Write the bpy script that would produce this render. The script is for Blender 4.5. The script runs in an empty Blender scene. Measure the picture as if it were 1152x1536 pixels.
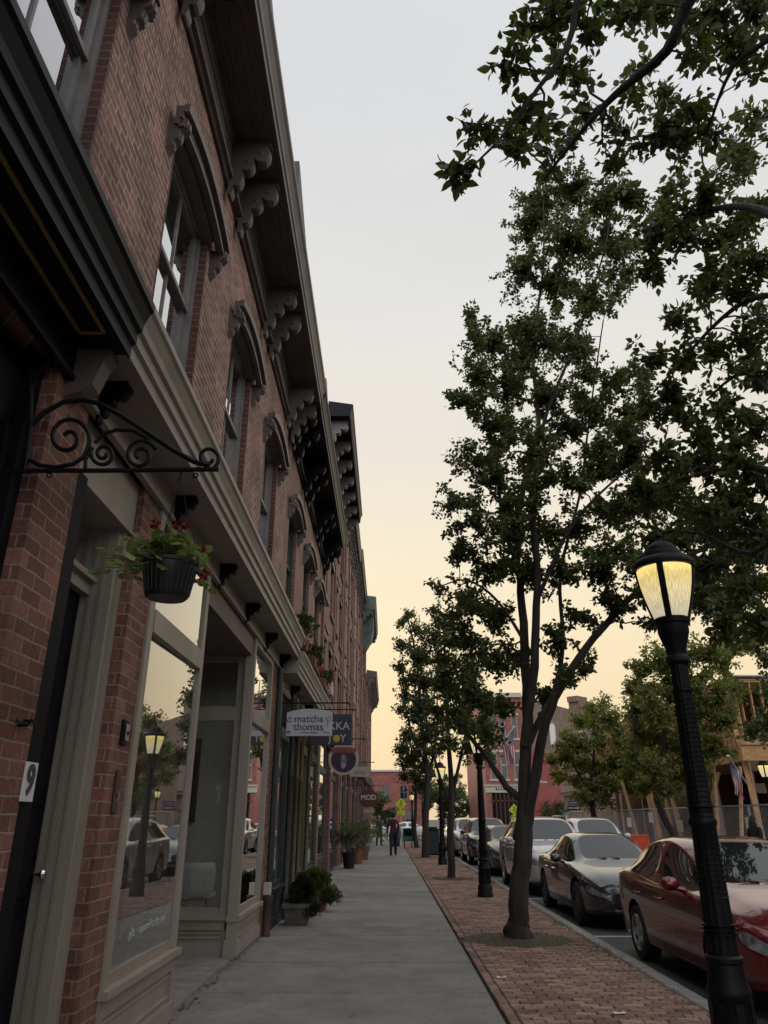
import bpy, bmesh, math, random
import numpy as np
from mathutils import Vector, Matrix, noise
R = math.radians
C = bpy.context.scene.collection
rnd = random.Random(7)

# ------------------------------------------------------------------ camera model
F_PX, PITCH, YAW, CAMZ = 1100.0, R(22.7), R(0.29), 1.55
cam_d = bpy.data.cameras.new('camera'); cam = bpy.data.objects.new('camera', cam_d); C.objects.link(cam)
cam.location = (0, 0, CAMZ); cam.rotation_euler = (R(90) + PITCH, 0, YAW)
cam_d.sensor_fit = 'VERTICAL'; cam_d.sensor_height = 36; cam_d.lens = F_PX / 1536 * 36
cam_d.clip_start = 0.05; cam_d.clip_end = 3000
bpy.context.scene.camera = cam
_M = cam.rotation_euler.to_matrix()
def ray(u, v): return _M @ Vector(((u - 576) / F_PX, (768 - v) / F_PX, -1))
def at(u, v, Y=None, X=None):
    d = ray(u, v); t = Y / d.y if Y is not None else X / d.x
    return Vector((d.x * t, d.y * t, CAMZ + d.z * t))

# ------------------------------------------------------------------ mesh helper
class MB:
    def __init__(s): s.v = []; s.f = []; s.m = []; s.cur = 0
    def add(s, vs, fs):
        n = len(s.v); s.v += [tuple(p) for p in vs]
        for f in fs: s.f.append(tuple(i + n for i in f)); s.m.append(s.cur)
        return s
    def box(s, x0, x1, y0, y1, z0, z1, M=None):
        vs = [(x, y, z) for x in (x0, x1) for y in (y0, y1) for z in (z0, z1)]
        if M: vs = [M(*p) for p in vs]
        return s.add(vs, [(0,1,3,2),(4,6,7,5),(0,4,5,1),(2,3,7,6),(0,2,6,4),(1,5,7,3)])
    def obox(s, c, size, rot=None):
        hx, hy, hz = [a / 2 for a in size]; m = rot or Matrix.Identity(3); c = Vector(c)
        return s.box(-hx, hx, -hy, hy, -hz, hz, lambda x, y, z: c + m @ Vector((x, y, z)))
    def beam(s, a, b, w, h=None):
        a = Vector(a); b = Vector(b); d = b - a; h = h or w
        q = d.to_track_quat('Z', 'Y').to_matrix()
        return s.obox((a + b) / 2, (w, h, d.length), q)
    def prism(s, poly, a, b, M):          # poly: (p,q) list, extruded in r from a to b, mapped by M(p,q,r)
        n = len(poly)
        vs = [M(p, q, a) for p, q in poly] + [M(p, q, b) for p, q in poly]
        fs = [tuple(range(n)), tuple(range(2 * n - 1, n - 1, -1))] + [(i, (i + 1) % n, n + (i + 1) % n, n + i) for i in range(n)]
        return s.add(vs, fs)
    def tube(s, pts, rad, n=8, cap=True):
        pts = [Vector(p) for p in pts]; rad = rad if isinstance(rad, (list, tuple)) else [rad] * len(pts)
        vs = []; ref = None
        for i, p in enumerate(pts):
            d = (pts[min(i + 1, len(pts) - 1)] - pts[max(i - 1, 0)])
            if d.length < 1e-6: d = Vector((0, 0, 1))
            d.normalize()
            if ref is None: ref = d.orthogonal().normalized()
            ref = (ref - d * ref.dot(d)); ref = ref.normalized() if ref.length > 1e-5 else d.orthogonal().normalized()
            o = d.cross(ref)
            for k in range(n):
                a = 2 * math.pi * k / n
                vs.append(p + (ref * math.cos(a) + o * math.sin(a)) * rad[i])
        fs = [(i * n + k, i * n + (k + 1) % n, (i + 1) * n + (k + 1) % n, (i + 1) * n + k) for i in range(len(pts) - 1) for k in range(n)]
        if cap: fs += [tuple(range(n))[::-1], tuple((len(pts) - 1) * n + k for k in range(n))]
        return s.add(vs, fs)
    def lathe(s, prof, n=24, c=(0, 0, 0), a0=0, a1=2 * math.pi, M=None):
        full = abs(a1 - a0 - 2 * math.pi) < 1e-6; cols = n if full else n + 1
        vs = []
        for r, z in prof:
            for k in range(cols):
                a = a0 + (a1 - a0) * k / n
                p = (c[0] + r * math.cos(a), c[1] + r * math.sin(a), c[2] + z)
                vs.append(M(*p) if M else p)
        fs = [(i * cols + k, i * cols + (k + 1) % cols, (i + 1) * cols + (k + 1) % cols, (i + 1) * cols + k)
              for i in range(len(prof) - 1) for k in range(n if full else n)]
        return s.add(vs, fs)
    def ball(s, c, r, n=10, sc=(1, 1, 1), jit=0):
        c = Vector(c); prof = [(max(r * math.sin(math.pi * i / n), 1e-4), -r * math.cos(math.pi * i / n)) for i in range(n + 1)]
        return s.lathe(prof, n * 2, (0, 0, 0), M=lambda x, y, z: c + Vector((x * sc[0], y * sc[1], z * sc[2])))
    def build(s, name, mat, parent=None, smooth=False, kind=None, recalc=True, bevel=0):
        me = bpy.data.meshes.new(name); me.from_pydata(s.v, [], s.f); 
        mats = mat if isinstance(mat, (list, tuple)) else [mat]
        for m in mats: me.materials.append(m)
        if len(mats) > 1: me.polygons.foreach_set('material_index', s.m)
        if recalc or bevel:
            bm = bmesh.new(); bm.from_mesh(me)
            bmesh.ops.recalc_face_normals(bm, faces=bm.faces)
            if bevel:
                es = [e for e in bm.edges if len(e.link_faces) == 2 and e.calc_face_angle(0) > 0.7]
                bmesh.ops.bevel(bm, geom=es, offset=bevel, segments=1, affect='EDGES', clamp_overlap=True)
            bm.to_mesh(me); bm.free()
        if smooth: shade(me)
        o = bpy.data.objects.new(name, me); C.objects.link(o)
        if parent is not None:
            o.parent = parent
            if parent.get('_w'):
                L = parent['_w']; o.location = (-L[0], -L[1], -L[2])
        if kind: o['kind'] = kind
        return o
def shade(me, ang=40):
    me.polygons.foreach_set('use_smooth', [True] * len(me.polygons))
    try: me.set_sharp_from_angle(angle=R(ang))
    except Exception: pass
    me.update()

def thing(name, label, cat, loc=(0, 0, 0), rz=0, group=None, world=False):
    o = bpy.data.objects.new(name, None); C.objects.link(o); o.location = loc; o.rotation_euler = (0, 0, rz)
    o.empty_display_size = .2
    if world: o['_w'] = tuple(float(a) for a in loc)
    return tag(o, label, cat, group)
def tag(o, label, cat, group=None, kind=None):
    o['label'] = label; o['category'] = cat
    if group: o['group'] = group
    if kind: o['kind'] = kind
    return o
def copy_tree(o, parent=None):
    c = o.copy(); C.objects.link(c)
    if parent is not None: c.parent = parent
    for ch in list(o.children): copy_tree(ch, c)
    return c

# ------------------------------------------------------------------ materials
def nm(name):
    m = bpy.data.materials.new(name); m.use_nodes = True
    nt = m.node_tree; b = nt.nodes['Principled BSDF']
    return m, nt, b
def N(nt, t, **kw):
    n = nt.nodes.new(t)
    for k, v in kw.items(): setattr(n, k, v)
    return n
def col(c): return (c[0], c[1], c[2], 1)
def plain(name, c, rough=.6, metal=0, noise_amt=.25, scale=6, bump=0, coat=0, spec=.5, streak=0):
    m, nt, b = nm(name)
    tc = N(nt, 'ShaderNodeTexCoord'); nz = N(nt, 'ShaderNodeTexNoise'); nz.inputs['Scale'].default_value = scale; nz.inputs['Detail'].default_value = 6
    mp = N(nt, 'ShaderNodeMapping'); nt.links.new(tc.outputs['Object'], mp.inputs[0]); nt.links.new(mp.outputs[0], nz.inputs[0])
    if streak: mp.inputs['Scale'].default_value = (1, 1, streak)
    mr = N(nt, 'ShaderNodeMapRange'); mr.inputs[1].default_value = .3; mr.inputs[2].default_value = .7
    mr.inputs[3].default_value = 1 - noise_amt; mr.inputs[4].default_value = 1 + noise_amt * .6
    nt.links.new(nz.outputs[0], mr.inputs[0])
    mx = N(nt, 'ShaderNodeVectorMath', operation='SCALE'); mx.inputs[0].default_value = c
    nt.links.new(mr.outputs[0], mx.inputs['Scale']); nt.links.new(mx.outputs[0], b.inputs['Base Color'])
    b.inputs['Roughness'].default_value = rough; b.inputs['Metallic'].default_value = metal
    b.inputs['Specular IOR Level'].default_value = spec
    if coat: b.inputs['Coat Weight'].default_value = coat; b.inputs['Coat Roughness'].default_value = .04
    if bump:
        bp = N(nt, 'ShaderNodeBump'); bp.inputs['Strength'].default_value = bump; bp.inputs['Distance'].default_value = .01
        n2 = N(nt, 'ShaderNodeTexNoise'); n2.inputs['Scale'].default_value = scale * 8; nt.links.new(mp.outputs[0], n2.inputs[0])
        nt.links.new(n2.outputs[0], bp.inputs['Height']); nt.links.new(bp.outputs[0], b.inputs['Normal'])
    return m
def brick(name, c1, c2, mortar, bw=.215, rh=.076, ms=.008, rough=.85, bump=.6, dirt=.35, offset=.5, flat=False):
    m, nt, b = nm(name); L = nt.links.new
    tc = N(nt, 'ShaderNodeTexCoord'); sx = N(nt, 'ShaderNodeSeparateXYZ'); L(tc.outputs['Object'], sx.inputs[0])
    ad = N(nt, 'ShaderNodeMath', operation='ADD'); cb = N(nt, 'ShaderNodeCombineXYZ')
    L(sx.outputs[0], ad.inputs[0]); L(sx.outputs[1], ad.inputs[1]); L(ad.outputs[0], cb.inputs[0]); L(sx.outputs[2], cb.inputs[1])
    wob = N(nt, 'ShaderNodeTexNoise'); wob.inputs['Scale'].default_value = 9; L(tc.outputs['Object'], wob.inputs[0])
    ws = N(nt, 'ShaderNodeVectorMath', operation='SCALE'); ws.inputs['Scale'].default_value = .012; L(wob.outputs['Color'], ws.inputs[0])
    av = N(nt, 'ShaderNodeVectorMath', operation='ADD'); L(cb.outputs[0], av.inputs[0]); L(ws.outputs[0], av.inputs[1])
    bt = N(nt, 'ShaderNodeTexBrick'); bt.offset = offset; L(av.outputs[0], bt.inputs['Vector'])
    bt.inputs['Scale'].default_value = 1; bt.inputs['Brick Width'].default_value = bw; bt.inputs['Row Height'].default_value = rh
    bt.inputs['Mortar Size'].default_value = ms; bt.inputs['Mortar Smooth'].default_value = .3; bt.inputs['Bias'].default_value = -.2
    bt.inputs['Color1'].default_value = col(c1); bt.inputs['Color2'].default_value = col(c2); bt.inputs['Mortar'].default_value = col(mortar)
    nz = N(nt, 'ShaderNodeTexNoise'); nz.inputs['Scale'].default_value = 1.7; nz.inputs['Detail'].default_value = 8; nz.inputs['Roughness'].default_value = .65; L(tc.outputs['Object'], nz.inputs[0])
    mr = N(nt, 'ShaderNodeMapRange'); mr.inputs[1].default_value = .3; mr.inputs[2].default_value = .7; mr.inputs[3].default_value = 1 - dirt; mr.inputs[4].default_value = 1 + dirt * .5
    L(nz.outputs[0], mr.inputs[0])
    n3 = N(nt, 'ShaderNodeTexNoise'); n3.inputs['Scale'].default_value = 45; n3.inputs['Detail'].default_value = 5; L(tc.outputs['Object'], n3.inputs[0])
    m3 = N(nt, 'ShaderNodeMapRange'); m3.inputs[1].default_value = .3; m3.inputs[2].default_value = .7; m3.inputs[3].default_value = .75; m3.inputs[4].default_value = 1.2; L(n3.outputs[0], m3.inputs[0])
    mm = N(nt, 'ShaderNodeMath', operation='MULTIPLY'); L(mr.outputs[0], mm.inputs[0]); L(m3.outputs[0], mm.inputs[1])
    sc = N(nt, 'ShaderNodeVectorMath', operation='SCALE'); L(bt.outputs['Color'], sc.inputs[0]); L(mm.outputs[0], sc.inputs['Scale'])
    L(sc.outputs[0], b.inputs['Base Color']); b.inputs['Roughness'].default_value = rough
    iv = N(nt, 'ShaderNodeMath', operation='SUBTRACT'); iv.inputs[0].default_value = 1; L(bt.outputs['Fac'], iv.inputs[1])
    a2 = N(nt, 'ShaderNodeMath', operation='MULTIPLY_ADD'); L(n3.outputs[0], a2.inputs[0]); a2.inputs[1].default_value = .5; L(iv.outputs[0], a2.inputs[2])
    bp = N(nt, 'ShaderNodeBump'); bp.inputs['Strength'].default_value = bump; bp.inputs['Distance'].default_value = .008
    L(a2.outputs[0], bp.inputs['Height']); L(bp.outputs[0], b.inputs['Normal'])
    return m
def glass(name, tint=(.75, .78, .76), lo=.1, mult=1.9, emit=None):
    m, nt, b = nm(name); L = nt.links.new; nt.nodes.remove(b)
    out = nt.nodes['Material Output']
    tr = N(nt, 'ShaderNodeBsdfTransparent'); tr.inputs[0].default_value = col(tint)
    gl = N(nt, 'ShaderNodeBsdfGlossy'); gl.inputs['Roughness'].default_value = .012; gl.inputs[0].default_value = (.92, .93, .95, 1)
    geo = N(nt, 'ShaderNodeNewGeometry'); 
    dp = N(nt, 'ShaderNodeVectorMath', operation='DOT_PRODUCT'); L(geo.outputs['Normal'], dp.inputs[0]); L(geo.outputs['Incoming'], dp.inputs[1])
    ab = N(nt, 'ShaderNodeMath', operation='ABSOLUTE'); L(dp.outputs['Value'], ab.inputs[0])
    om = N(nt, 'ShaderNodeMath', operation='SUBTRACT'); om.inputs[0].default_value = 1; L(ab.outputs[0], om.inputs[1])
    pw = N(nt, 'ShaderNodeMath', operation='POWER'); L(om.outputs[0], pw.inputs[0]); pw.inputs[1].default_value = 4
    ma = N(nt, 'ShaderNodeMath', operation='MULTIPLY_ADD', use_clamp=True); L(pw.outputs[0], ma.inputs[0]); ma.inputs[1].default_value = mult; ma.inputs[2].default_value = lo
    tc = N(nt, 'ShaderNodeTexCoord'); nz = N(nt, 'ShaderNodeTexNoise'); nz.inputs['Scale'].default_value = 1.1; L(tc.outputs['Object'], nz.inputs[0])
    bp = N(nt, 'ShaderNodeBump'); bp.inputs['Strength'].default_value = .025; bp.inputs['Distance'].default_value = .02; L(nz.outputs[0], bp.inputs['Height']); L(bp.outputs[0], gl.inputs['Normal'])
    mx = N(nt, 'ShaderNodeMixShader'); L(ma.outputs[0], mx.inputs[0]); L(tr.outputs[0], mx.inputs[1]); L(gl.outputs[0], mx.inputs[2]); L(mx.outputs[0], out.inputs[0])
    return m
def emis(name, c, s):
    m, nt, b = nm(name); b.inputs['Base Color'].default_value = col(c); b.inputs['Emission Color'].default_value = col(c); b.inputs['Emission Strength'].default_value = s
    return m
def leafmat(name, c1, c2, trans=.35):
    m, nt, b = nm(name); L = nt.links.new; out = nt.nodes['Material Output']; nt.nodes.remove(b)
    geo = N(nt, 'ShaderNodeNewGeometry'); mx = N(nt, 'ShaderNodeMix', data_type='RGBA'); L(geo.outputs['Random Per Island'], mx.inputs[0])
    mx.inputs[6].default_value = col(c1); mx.inputs[7].default_value = col(c2)
    pr = N(nt, 'ShaderNodeBsdfPrincipled'); pr.inputs['Roughness'].default_value = .45; pr.inputs['Specular IOR Level'].default_value = .35; L(mx.outputs[2], pr.inputs['Base Color'])
    ts = N(nt, 'ShaderNodeBsdfTranslucent'); sc = N(nt, 'ShaderNodeVectorMath', operation='MULTIPLY'); L(mx.outputs[2], sc.inputs[0]); sc.inputs[1].default_value = (1.3, 1.5, .7); L(sc.outputs[0], ts.inputs[0])
    ms = N(nt, 'ShaderNodeMixShader'); ms.inputs[0].default_value = trans; L(pr.outputs[0], ms.inputs[1]); L(ts.outputs[0], ms.inputs[2]); L(ms.outputs[0], out.inputs[0])
    return m
def islandmat(name, c1, c2, c3, rough=.85, bump=.4, scale=40, stain=.3, spots=False):
    m, nt, b = nm(name); L = nt.links.new
    geo = N(nt, 'ShaderNodeNewGeometry'); rp = N(nt, 'ShaderNodeValToRGB'); L(geo.outputs['Random Per Island'], rp.inputs[0])
    e = rp.color_ramp.elements; e[0].color = col(c1); e[1].color = col(c3); k = e.new(.5); k.color = col(c2)
    tc = N(nt, 'ShaderNodeTexCoord'); n1 = N(nt, 'ShaderNodeTexNoise'); n1.inputs['Scale'].default_value = scale; n1.inputs['Detail'].default_value = 6; L(tc.outputs['Object'], n1.inputs[0])
    n2 = N(nt, 'ShaderNodeTexNoise'); n2.inputs['Scale'].default_value = 1.3; n2.inputs['Detail'].default_value = 9; n2.inputs['Roughness'].default_value = .7; L(tc.outputs['Object'], n2.inputs[0])
    m1 = N(nt, 'ShaderNodeMapRange'); m1.inputs[1].default_value = .3; m1.inputs[2].default_value = .7; m1.inputs[3].default_value = .62; m1.inputs[4].default_value = 1.35; L(n1.outputs[0], m1.inputs[0])
    m2 = N(nt, 'ShaderNodeMapRange'); m2.inputs[1].default_value = .35; m2.inputs[2].default_value = .65; m2.inputs[3].default_value = 1 - stain; m2.inputs[4].default_value = 1 + stain * .5; L(n2.outputs[0], m2.inputs[0])
    mu = N(nt, 'ShaderNodeMath', operation='MULTIPLY'); L(m1.outputs[0], mu.inputs[0]); L(m2.outputs[0], mu.inputs[1])
    if spots:                                            # gum spots, a broad worn band, hairline cracks
        for sc_, th, amt in ((2.6, .055, .62), (5.5, .05, .72)):
            vo = N(nt, 'ShaderNodeTexVoronoi'); vo.inputs['Scale'].default_value = sc_; L(tc.outputs['Object'], vo.inputs['Vector'])
            lt = N(nt, 'ShaderNodeMapRange'); lt.inputs[1].default_value = th * .7; lt.inputs[2].default_value = th; lt.inputs[3].default_value = amt; lt.inputs[4].default_value = 1; L(vo.outputs['Distance'], lt.inputs[0])
            m5 = N(nt, 'ShaderNodeMath', operation='MULTIPLY'); L(mu.outputs[0], m5.inputs[0]); L(lt.outputs[0], m5.inputs[1]); mu = m5
        n7 = N(nt, 'ShaderNodeTexNoise'); n7.inputs['Scale'].default_value = .8; n7.inputs['Detail'].default_value = 12; n7.inputs['Roughness'].default_value = .6; L(tc.outputs['Object'], n7.inputs[0])
        cr = N(nt, 'ShaderNodeMath', operation='COMPARE'); L(n7.outputs[0], cr.inputs[0]); cr.inputs[1].default_value = .5; cr.inputs[2].default_value = .0016
        m6 = N(nt, 'ShaderNodeMath', operation='MULTIPLY_ADD'); L(cr.outputs[0], m6.inputs[0]); m6.inputs[1].default_value = -.35; m6.inputs[2].default_value = 1
        m5 = N(nt, 'ShaderNodeMath', operation='MULTIPLY'); L(mu.outputs[0], m5.inputs[0]); L(m6.outputs[0], m5.inputs[1]); mu = m5
    sc = N(nt, 'ShaderNodeVectorMath', operation='SCALE'); L(rp.outputs[0], sc.inputs[0]); L(mu.outputs[0], sc.inputs['Scale']); L(sc.outputs[0], b.inputs['Base Color'])
    b.inputs['Roughness'].default_value = rough
    bp = N(nt, 'ShaderNodeBump'); bp.inputs['Strength'].default_value = bump; bp.inputs['Distance'].default_value = .006; L(n1.outputs[0], bp.inputs['Height']); L(bp.outputs[0], b.inputs['Normal'])
    return m

M = {}
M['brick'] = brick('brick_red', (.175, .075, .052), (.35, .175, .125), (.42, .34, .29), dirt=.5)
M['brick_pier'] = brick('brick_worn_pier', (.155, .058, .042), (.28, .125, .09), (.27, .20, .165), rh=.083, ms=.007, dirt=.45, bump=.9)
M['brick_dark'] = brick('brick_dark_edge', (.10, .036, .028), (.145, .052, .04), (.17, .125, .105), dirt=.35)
M['brick2'] = brick('brick_brown', (.19, .09, .066), (.26, .125, .092), (.31, .25, .21))
M['brick3'] = brick('brick_rust', (.17, .075, .057), (.24, .105, .077), (.26, .2, .17))
M['brick_far'] = brick('brick_far_red', (.25, .082, .062), (.32, .11, .085), (.28, .14, .11), bump=.2)
M['brick_grey'] = brick('brick_weathered_brown', (.17, .10, .08), (.23, .14, .11), (.25, .19, .155), bump=.2)
M['red_paint_wall'] = plain('red_painted_brick', (.24, .055, .048), .8, noise_amt=.25, scale=1.2, bump=.2)
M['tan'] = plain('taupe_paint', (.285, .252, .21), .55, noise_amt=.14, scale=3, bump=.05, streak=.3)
M['tan_dark'] = plain('dark_taupe_paint', (.135, .112, .096), .6, noise_amt=.2, scale=3)  # darker taupe for sills, lintels and other trim
M['cornice'] = plain('brown_cornice_paint', (.105, .088, .078), .55, noise_amt=.3, scale=2.5, bump=.15, streak=.4)
M['hoodstone'] = plain('brown_hood_paint', (.10, .08, .07), .5, noise_amt=.3, scale=5, bump=.2)
M['black'] = plain('black_paint', (.004, .0045, .007), .5, noise_amt=.2, spec=.22)
M['black_soft'] = plain('black_board', (.005, .0055, .008), .6, noise_amt=.3, spec=.12)
M['iron'] = plain('black_iron', (.006, .0065, .008), .5, spec=.2, noise_amt=.3, scale=20, bump=.15)
M['gold'] = plain('gold_trim', (.30, .21, .08), .45, metal=.4)
M['green'] = plain('dark_green_paint', (.018, .03, .026), .45)
M['olive'] = plain('olive_gold_paint', (.075, .065, .032), .4)
M['navy'] = plain('dark_navy_paint', (.03, .037, .05), .45)
M['sash'] = plain('sash_grey_paint', (.17, .16, .15), .45)
M['whitewood'] = plain('white_paint', (.6, .6, .6), .5, noise_amt=.1)
M['slate'] = brick('slate_roof', (.05, .052, .06), (.09, .09, .1), (.02, .02, .022), bw=.25, rh=.14, ms=.006, rough=.6)
M['copper'] = plain('verdigris_copper', (.075, .105, .09), .6, noise_amt=.35, scale=3)
M['stone'] = plain('weathered_stone', (.24, .22, .20), .85, noise_amt=.3, scale=5, bump=.4)
M['concrete'] = islandmat('sidewalk_concrete', (.195, .186, .165), (.225, .214, .191), (.27, .257, .23), scale=120, bump=.5, stain=.3, spots=True)
M['joint'] = plain('joint_dirt', (.035, .032, .028), .95)
M['paver'] = islandmat('brick_pavers', (.165, .098, .074), (.24, .142, .108), (.35, .225, .175), scale=60, stain=.3)
M['kerb'] = plain('granite_kerb', (.24, .23, .21), .8, noise_amt=.3, scale=8, bump=.4)
M['asphalt'] = plain('asphalt', (.055, .055, .056), .8, noise_amt=.25, scale=2, bump=.5)
M['roadpaint'] = plain('worn_road_paint', (.42, .42, .40), .7, noise_amt=.3, scale=12)
M['soil'] = plain('soil', (.075, .058, .042), .95, noise_amt=.4, scale=14, bump=.8)
M['roof'] = plain('flat_roof_felt', (.06, .06, .06), .9)
M['room'] = plain('room_plaster', (.6, .58, .54), .8, noise_amt=.08)
M['roomfloor'] = plain('room_floorboards', (.2, .13, .08), .5)
M['blind'] = plain('window_blind', (.34, .35, .36), .7, noise_amt=.1)
M['glass'] = glass('shop_glass')
M['upglass'] = glass('sash_glass', (.6, .63, .66), .3, 1.7)
M['bark'] = plain('bark', (.042, .034, .029), .9, noise_amt=.6, scale=14, bump=1.6, streak=.18)
M['leaf'] = leafmat('pear_leaf', (.040, .054, .020), (.105, .122, .044), .36)
M['leaf_far'] = leafmat('street_tree_leaf', (.035, .050, .018), (.085, .105, .035), .35)
M['leaf_yel'] = leafmat('yellow_green_leaf', (.085, .10, .03), (.20, .20, .06), .45)
M['leaf_bright'] = leafmat('geranium_leaf', (.08, .12, .03), (.22, .26, .09), .4)
M['leaf_dark'] = leafmat('dark_shrub_leaf', (.018, .022, .012), (.045, .04, .022), .2)
M['grassl'] = leafmat('grass_blade', (.05, .08, .02), (.12, .14, .045), .35)
M['petal'] = plain('red_petal', (.30, .010, .028), .6)
M['potblack'] = plain('black_plastic_pot', (.012, .012, .014), .4)
M['terracotta'] = plain('terracotta', (.2, .09, .05), .8)
M['brown_pipe'] = plain('brown_iron_pipe', (.06, .035, .028), .6)
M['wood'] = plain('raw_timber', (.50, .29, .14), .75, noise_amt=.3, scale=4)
M['osb'] = plain('board_sheathing', (.52, .31, .13), .8, noise_amt=.35, scale=10)  # dark wood, also the painted shade inside the timber frame
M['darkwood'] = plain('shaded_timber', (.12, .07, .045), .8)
M['galv'] = plain('galvanised_steel', (.4, .41, .42), .4, metal=.8)
M['rubber'] = plain('tyre_rubber', (.02, .02, .021), .8, bump=.2, scale=20)
M['alloy'] = plain('alloy_rim', (.45, .45, .46), .3, metal=.9, noise_amt=.1)
M['darkalloy'] = plain('dark_alloy_rim', (.09, .09, .1), .35, metal=.8)
M['chrome'] = plain('chrome', (.7, .7, .72), .12, metal=1, noise_amt=.05)
M['skin'] = plain('skin', (.35, .2, .14), .6, noise_amt=.1)
M['orange'] = plain('orange_plastic', (.75, .10, .03), .5)
M['sign_yellow'] = plain('fluorescent_yellow_sign', (.62, .75, .02), .5, noise_amt=.06)
M['signwhite'] = plain('sign_white', (.50, .50, .53), .6, noise_amt=.1)
M['cream'] = plain('cream_sign', (.45, .42, .33), .6, noise_amt=.1)
M['maroon'] = plain('maroon_sign', (.09, .018, .02), .5)
M['ink'] = plain('dark_lettering', (.04, .045, .055), .6)
# ------------------------------------------------------------------ ground
SW_L, BR_L, KERB, ROADZ = -1.85, 1.0, 2.78, -.13
g = MB(); g.add([(-1500, -1500, -.35), (1500, -1500, -.35), (1500, 1500, -.35), (-1500, 1500, -.35)], [(0, 1, 2, 3)])
g.build('ground', M['asphalt'], kind='structure')
mb = MB(); mb.box(2.95, 9.3, -20, 74, -.3, ROADZ); mb.box(-60, 60, 74, 86, -.3, ROADZ + .002); mb.build('road', M['asphalt'], kind='structure')
mb = MB()
for y in [7.35, 12.95, 18.75, 24.6, 30.6, 36.5, 42.4, 48.3]: mb.box(2.98, 5.15, y, y + .1, ROADZ, ROADZ + .005)
for y in range(-2, 70, 6): mb.box(6.05, 6.17, y, y + 3, ROADZ, ROADZ + .005)
for i in range(9): mb.box(3.2 + i * .7, 3.55 + i * .7, 69.5, 72.3, ROADZ, ROADZ + .006)
mb.build('road_markings', M['roadpaint'], kind='structure')
# sidewalk slabs with open joints on a dark bed
mb = MB(); mb.box(-4.5, 1.0, -6, 73, -.3, -.03); mb.build('ground', M['joint'], kind='structure')
mb = MB()
ys = [-6, -4.4, -2.8, -1.2, .4, 2, 3.6, 5.2, 6.75, 8.32, 9.95, 11.5, 12.1, 12.95, 14.5]
while ys[-1] < 72: ys.append(ys[-1] + 1.52)
r2 = random.Random(3)
for a, b_ in zip(ys[:-1], ys[1:]):
    zz = r2.uniform(-.003, .004)
    xs = [-1.95, .99]
    for x0, x1 in zip(xs[:-1], xs[1:]):
        e = .018; t = .014
        vs = [(x0 + e, a + e, -.1), (x1 - e, a + e, -.1), (x1 - e, b_ - e, -.1), (x0 + e, b_ - e, -.1)]
        vs += [(x0 + e, a + e, zz - t), (x1 - e, a + e, zz - t), (x1 - e, b_ - e, zz - t), (x0 + e, b_ - e, zz - t)]
        vs += [(x0 + e + t, a + e + t, zz), (x1 - e - t, a + e + t, zz), (x1 - e - t, b_ - e - t, zz), (x0 + e + t, b_ - e - t, zz)]
        mb.add(vs, [(0, 1, 5, 4), (1, 2, 6, 5), (2, 3, 7, 6), (3, 0, 4, 7), (4, 5, 9, 8), (5, 6, 10, 9), (6, 7, 11, 10), (7, 4, 8, 11), (8, 9, 10, 11)])
mb.build('sidewalk', M['concrete'], kind='structure')
# stone strip against the shopfront and recess floor
mb = MB(); mb.box(-2.05, -1.93, 5.6, 7.25, -.05, .06); mb.box(-3.4, -1.86, 7.27, 10.05, -.05, .035); mb.build('entrance_slab', M['stone'], kind='structure')
# pavers, real bricks
mb = MB(); mb.box(1.0, KERB, -6, 73, -.3, -.02); mb.build('ground', M['joint'], kind='structure')
mb = MB(); r2 = random.Random(5); BW, BL = .1, .203
pits = [(1.8, .2, .62), (1.81, 11.75, .62), (1.77, 22.9, .5), (1.7, 35, .5), (1.65, 46.5, .5)]
def inpit(x, y):
    for px, py, pr in pits:
        if ((x - px) / (pr * 1.25)) ** 2 + ((y - py) / (pr * 1.15)) ** 2 < 1: return True
    return False
def paver(x0, x1, y0, y1):
    if inpit((x0 + x1) / 2, (y0 + y1) / 2): return
    z = r2.uniform(-.005, .004); tx = r2.uniform(-.003, .003); ty = r2.uniform(-.003, .003); e = .003; t = .008
    a, b_, c, d = x0 + e, x1 - e, y0 + e, y1 - e
    vs = [(a, c, -.05), (b_, c, -.05), (b_, d, -.05), (a, d, -.05), (a + t, c + t, z), (b_ - t, c + t, z + tx), (b_ - t, d - t, z + tx + ty), (a + t, d - t, z + ty)]
    vs[0:4] = [(p[0], p[1], z - .012) for p in vs[0:4]]
    mb.add(vs, [(4, 5, 6, 7), (0, 1, 5, 4), (1, 2, 6, 5), (2, 3, 7, 6), (3, 0, 4, 7)])
y = 2.0
while y < 60:
    paver(1.0, 1.1, y, y + BL); y += BL            # edging course
y = 2.0; k = 0
while y < 60:
    x = 1.1 - (BL / 2 if k % 2 else 0)
    while x < KERB - .02:
        a, b_ = max(x, 1.1), min(x + BL, KERB - .005)
        if b_ - a > .04: paver(a, b_, y, y + BW)
        x += BL
    y += BW; k += 1
mb.build('brick_pavement', M['paver'], kind='structure')
mb = MB()
for px, py, pr in pits:
    n = 28; vs = [(px, py, .03)]
    for rr, zz in ((.5, .02), (1.0, -.012)):
        for i in range(n):
            a = 2 * math.pi * i / n; q = pr * 1.22 * rr * (1 + .05 * math.sin(3 * a + px)); vs.append((px + q * math.cos(a) * 1.05, py + q * math.sin(a), zz))
    fs = [(0, 1 + i, 1 + (i + 1) % n) for i in range(n)] + [(1 + i, 1 + n + i, 1 + n + (i + 1) % n, 1 + (i + 1) % n) for i in range(n)]
    mb.add(vs, fs)
mb.build('ground', M['soil'], kind='structure')
mb = MB()
y = -6
while y < 72:
    l = 1.83; mb.box(KERB, KERB + .17, y + .004, y + l - .004, -.3, .012 + r2.uniform(-.004, .004)); y += l
mb.build('kerb', M['kerb'], kind='structure', bevel=.015)
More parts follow.
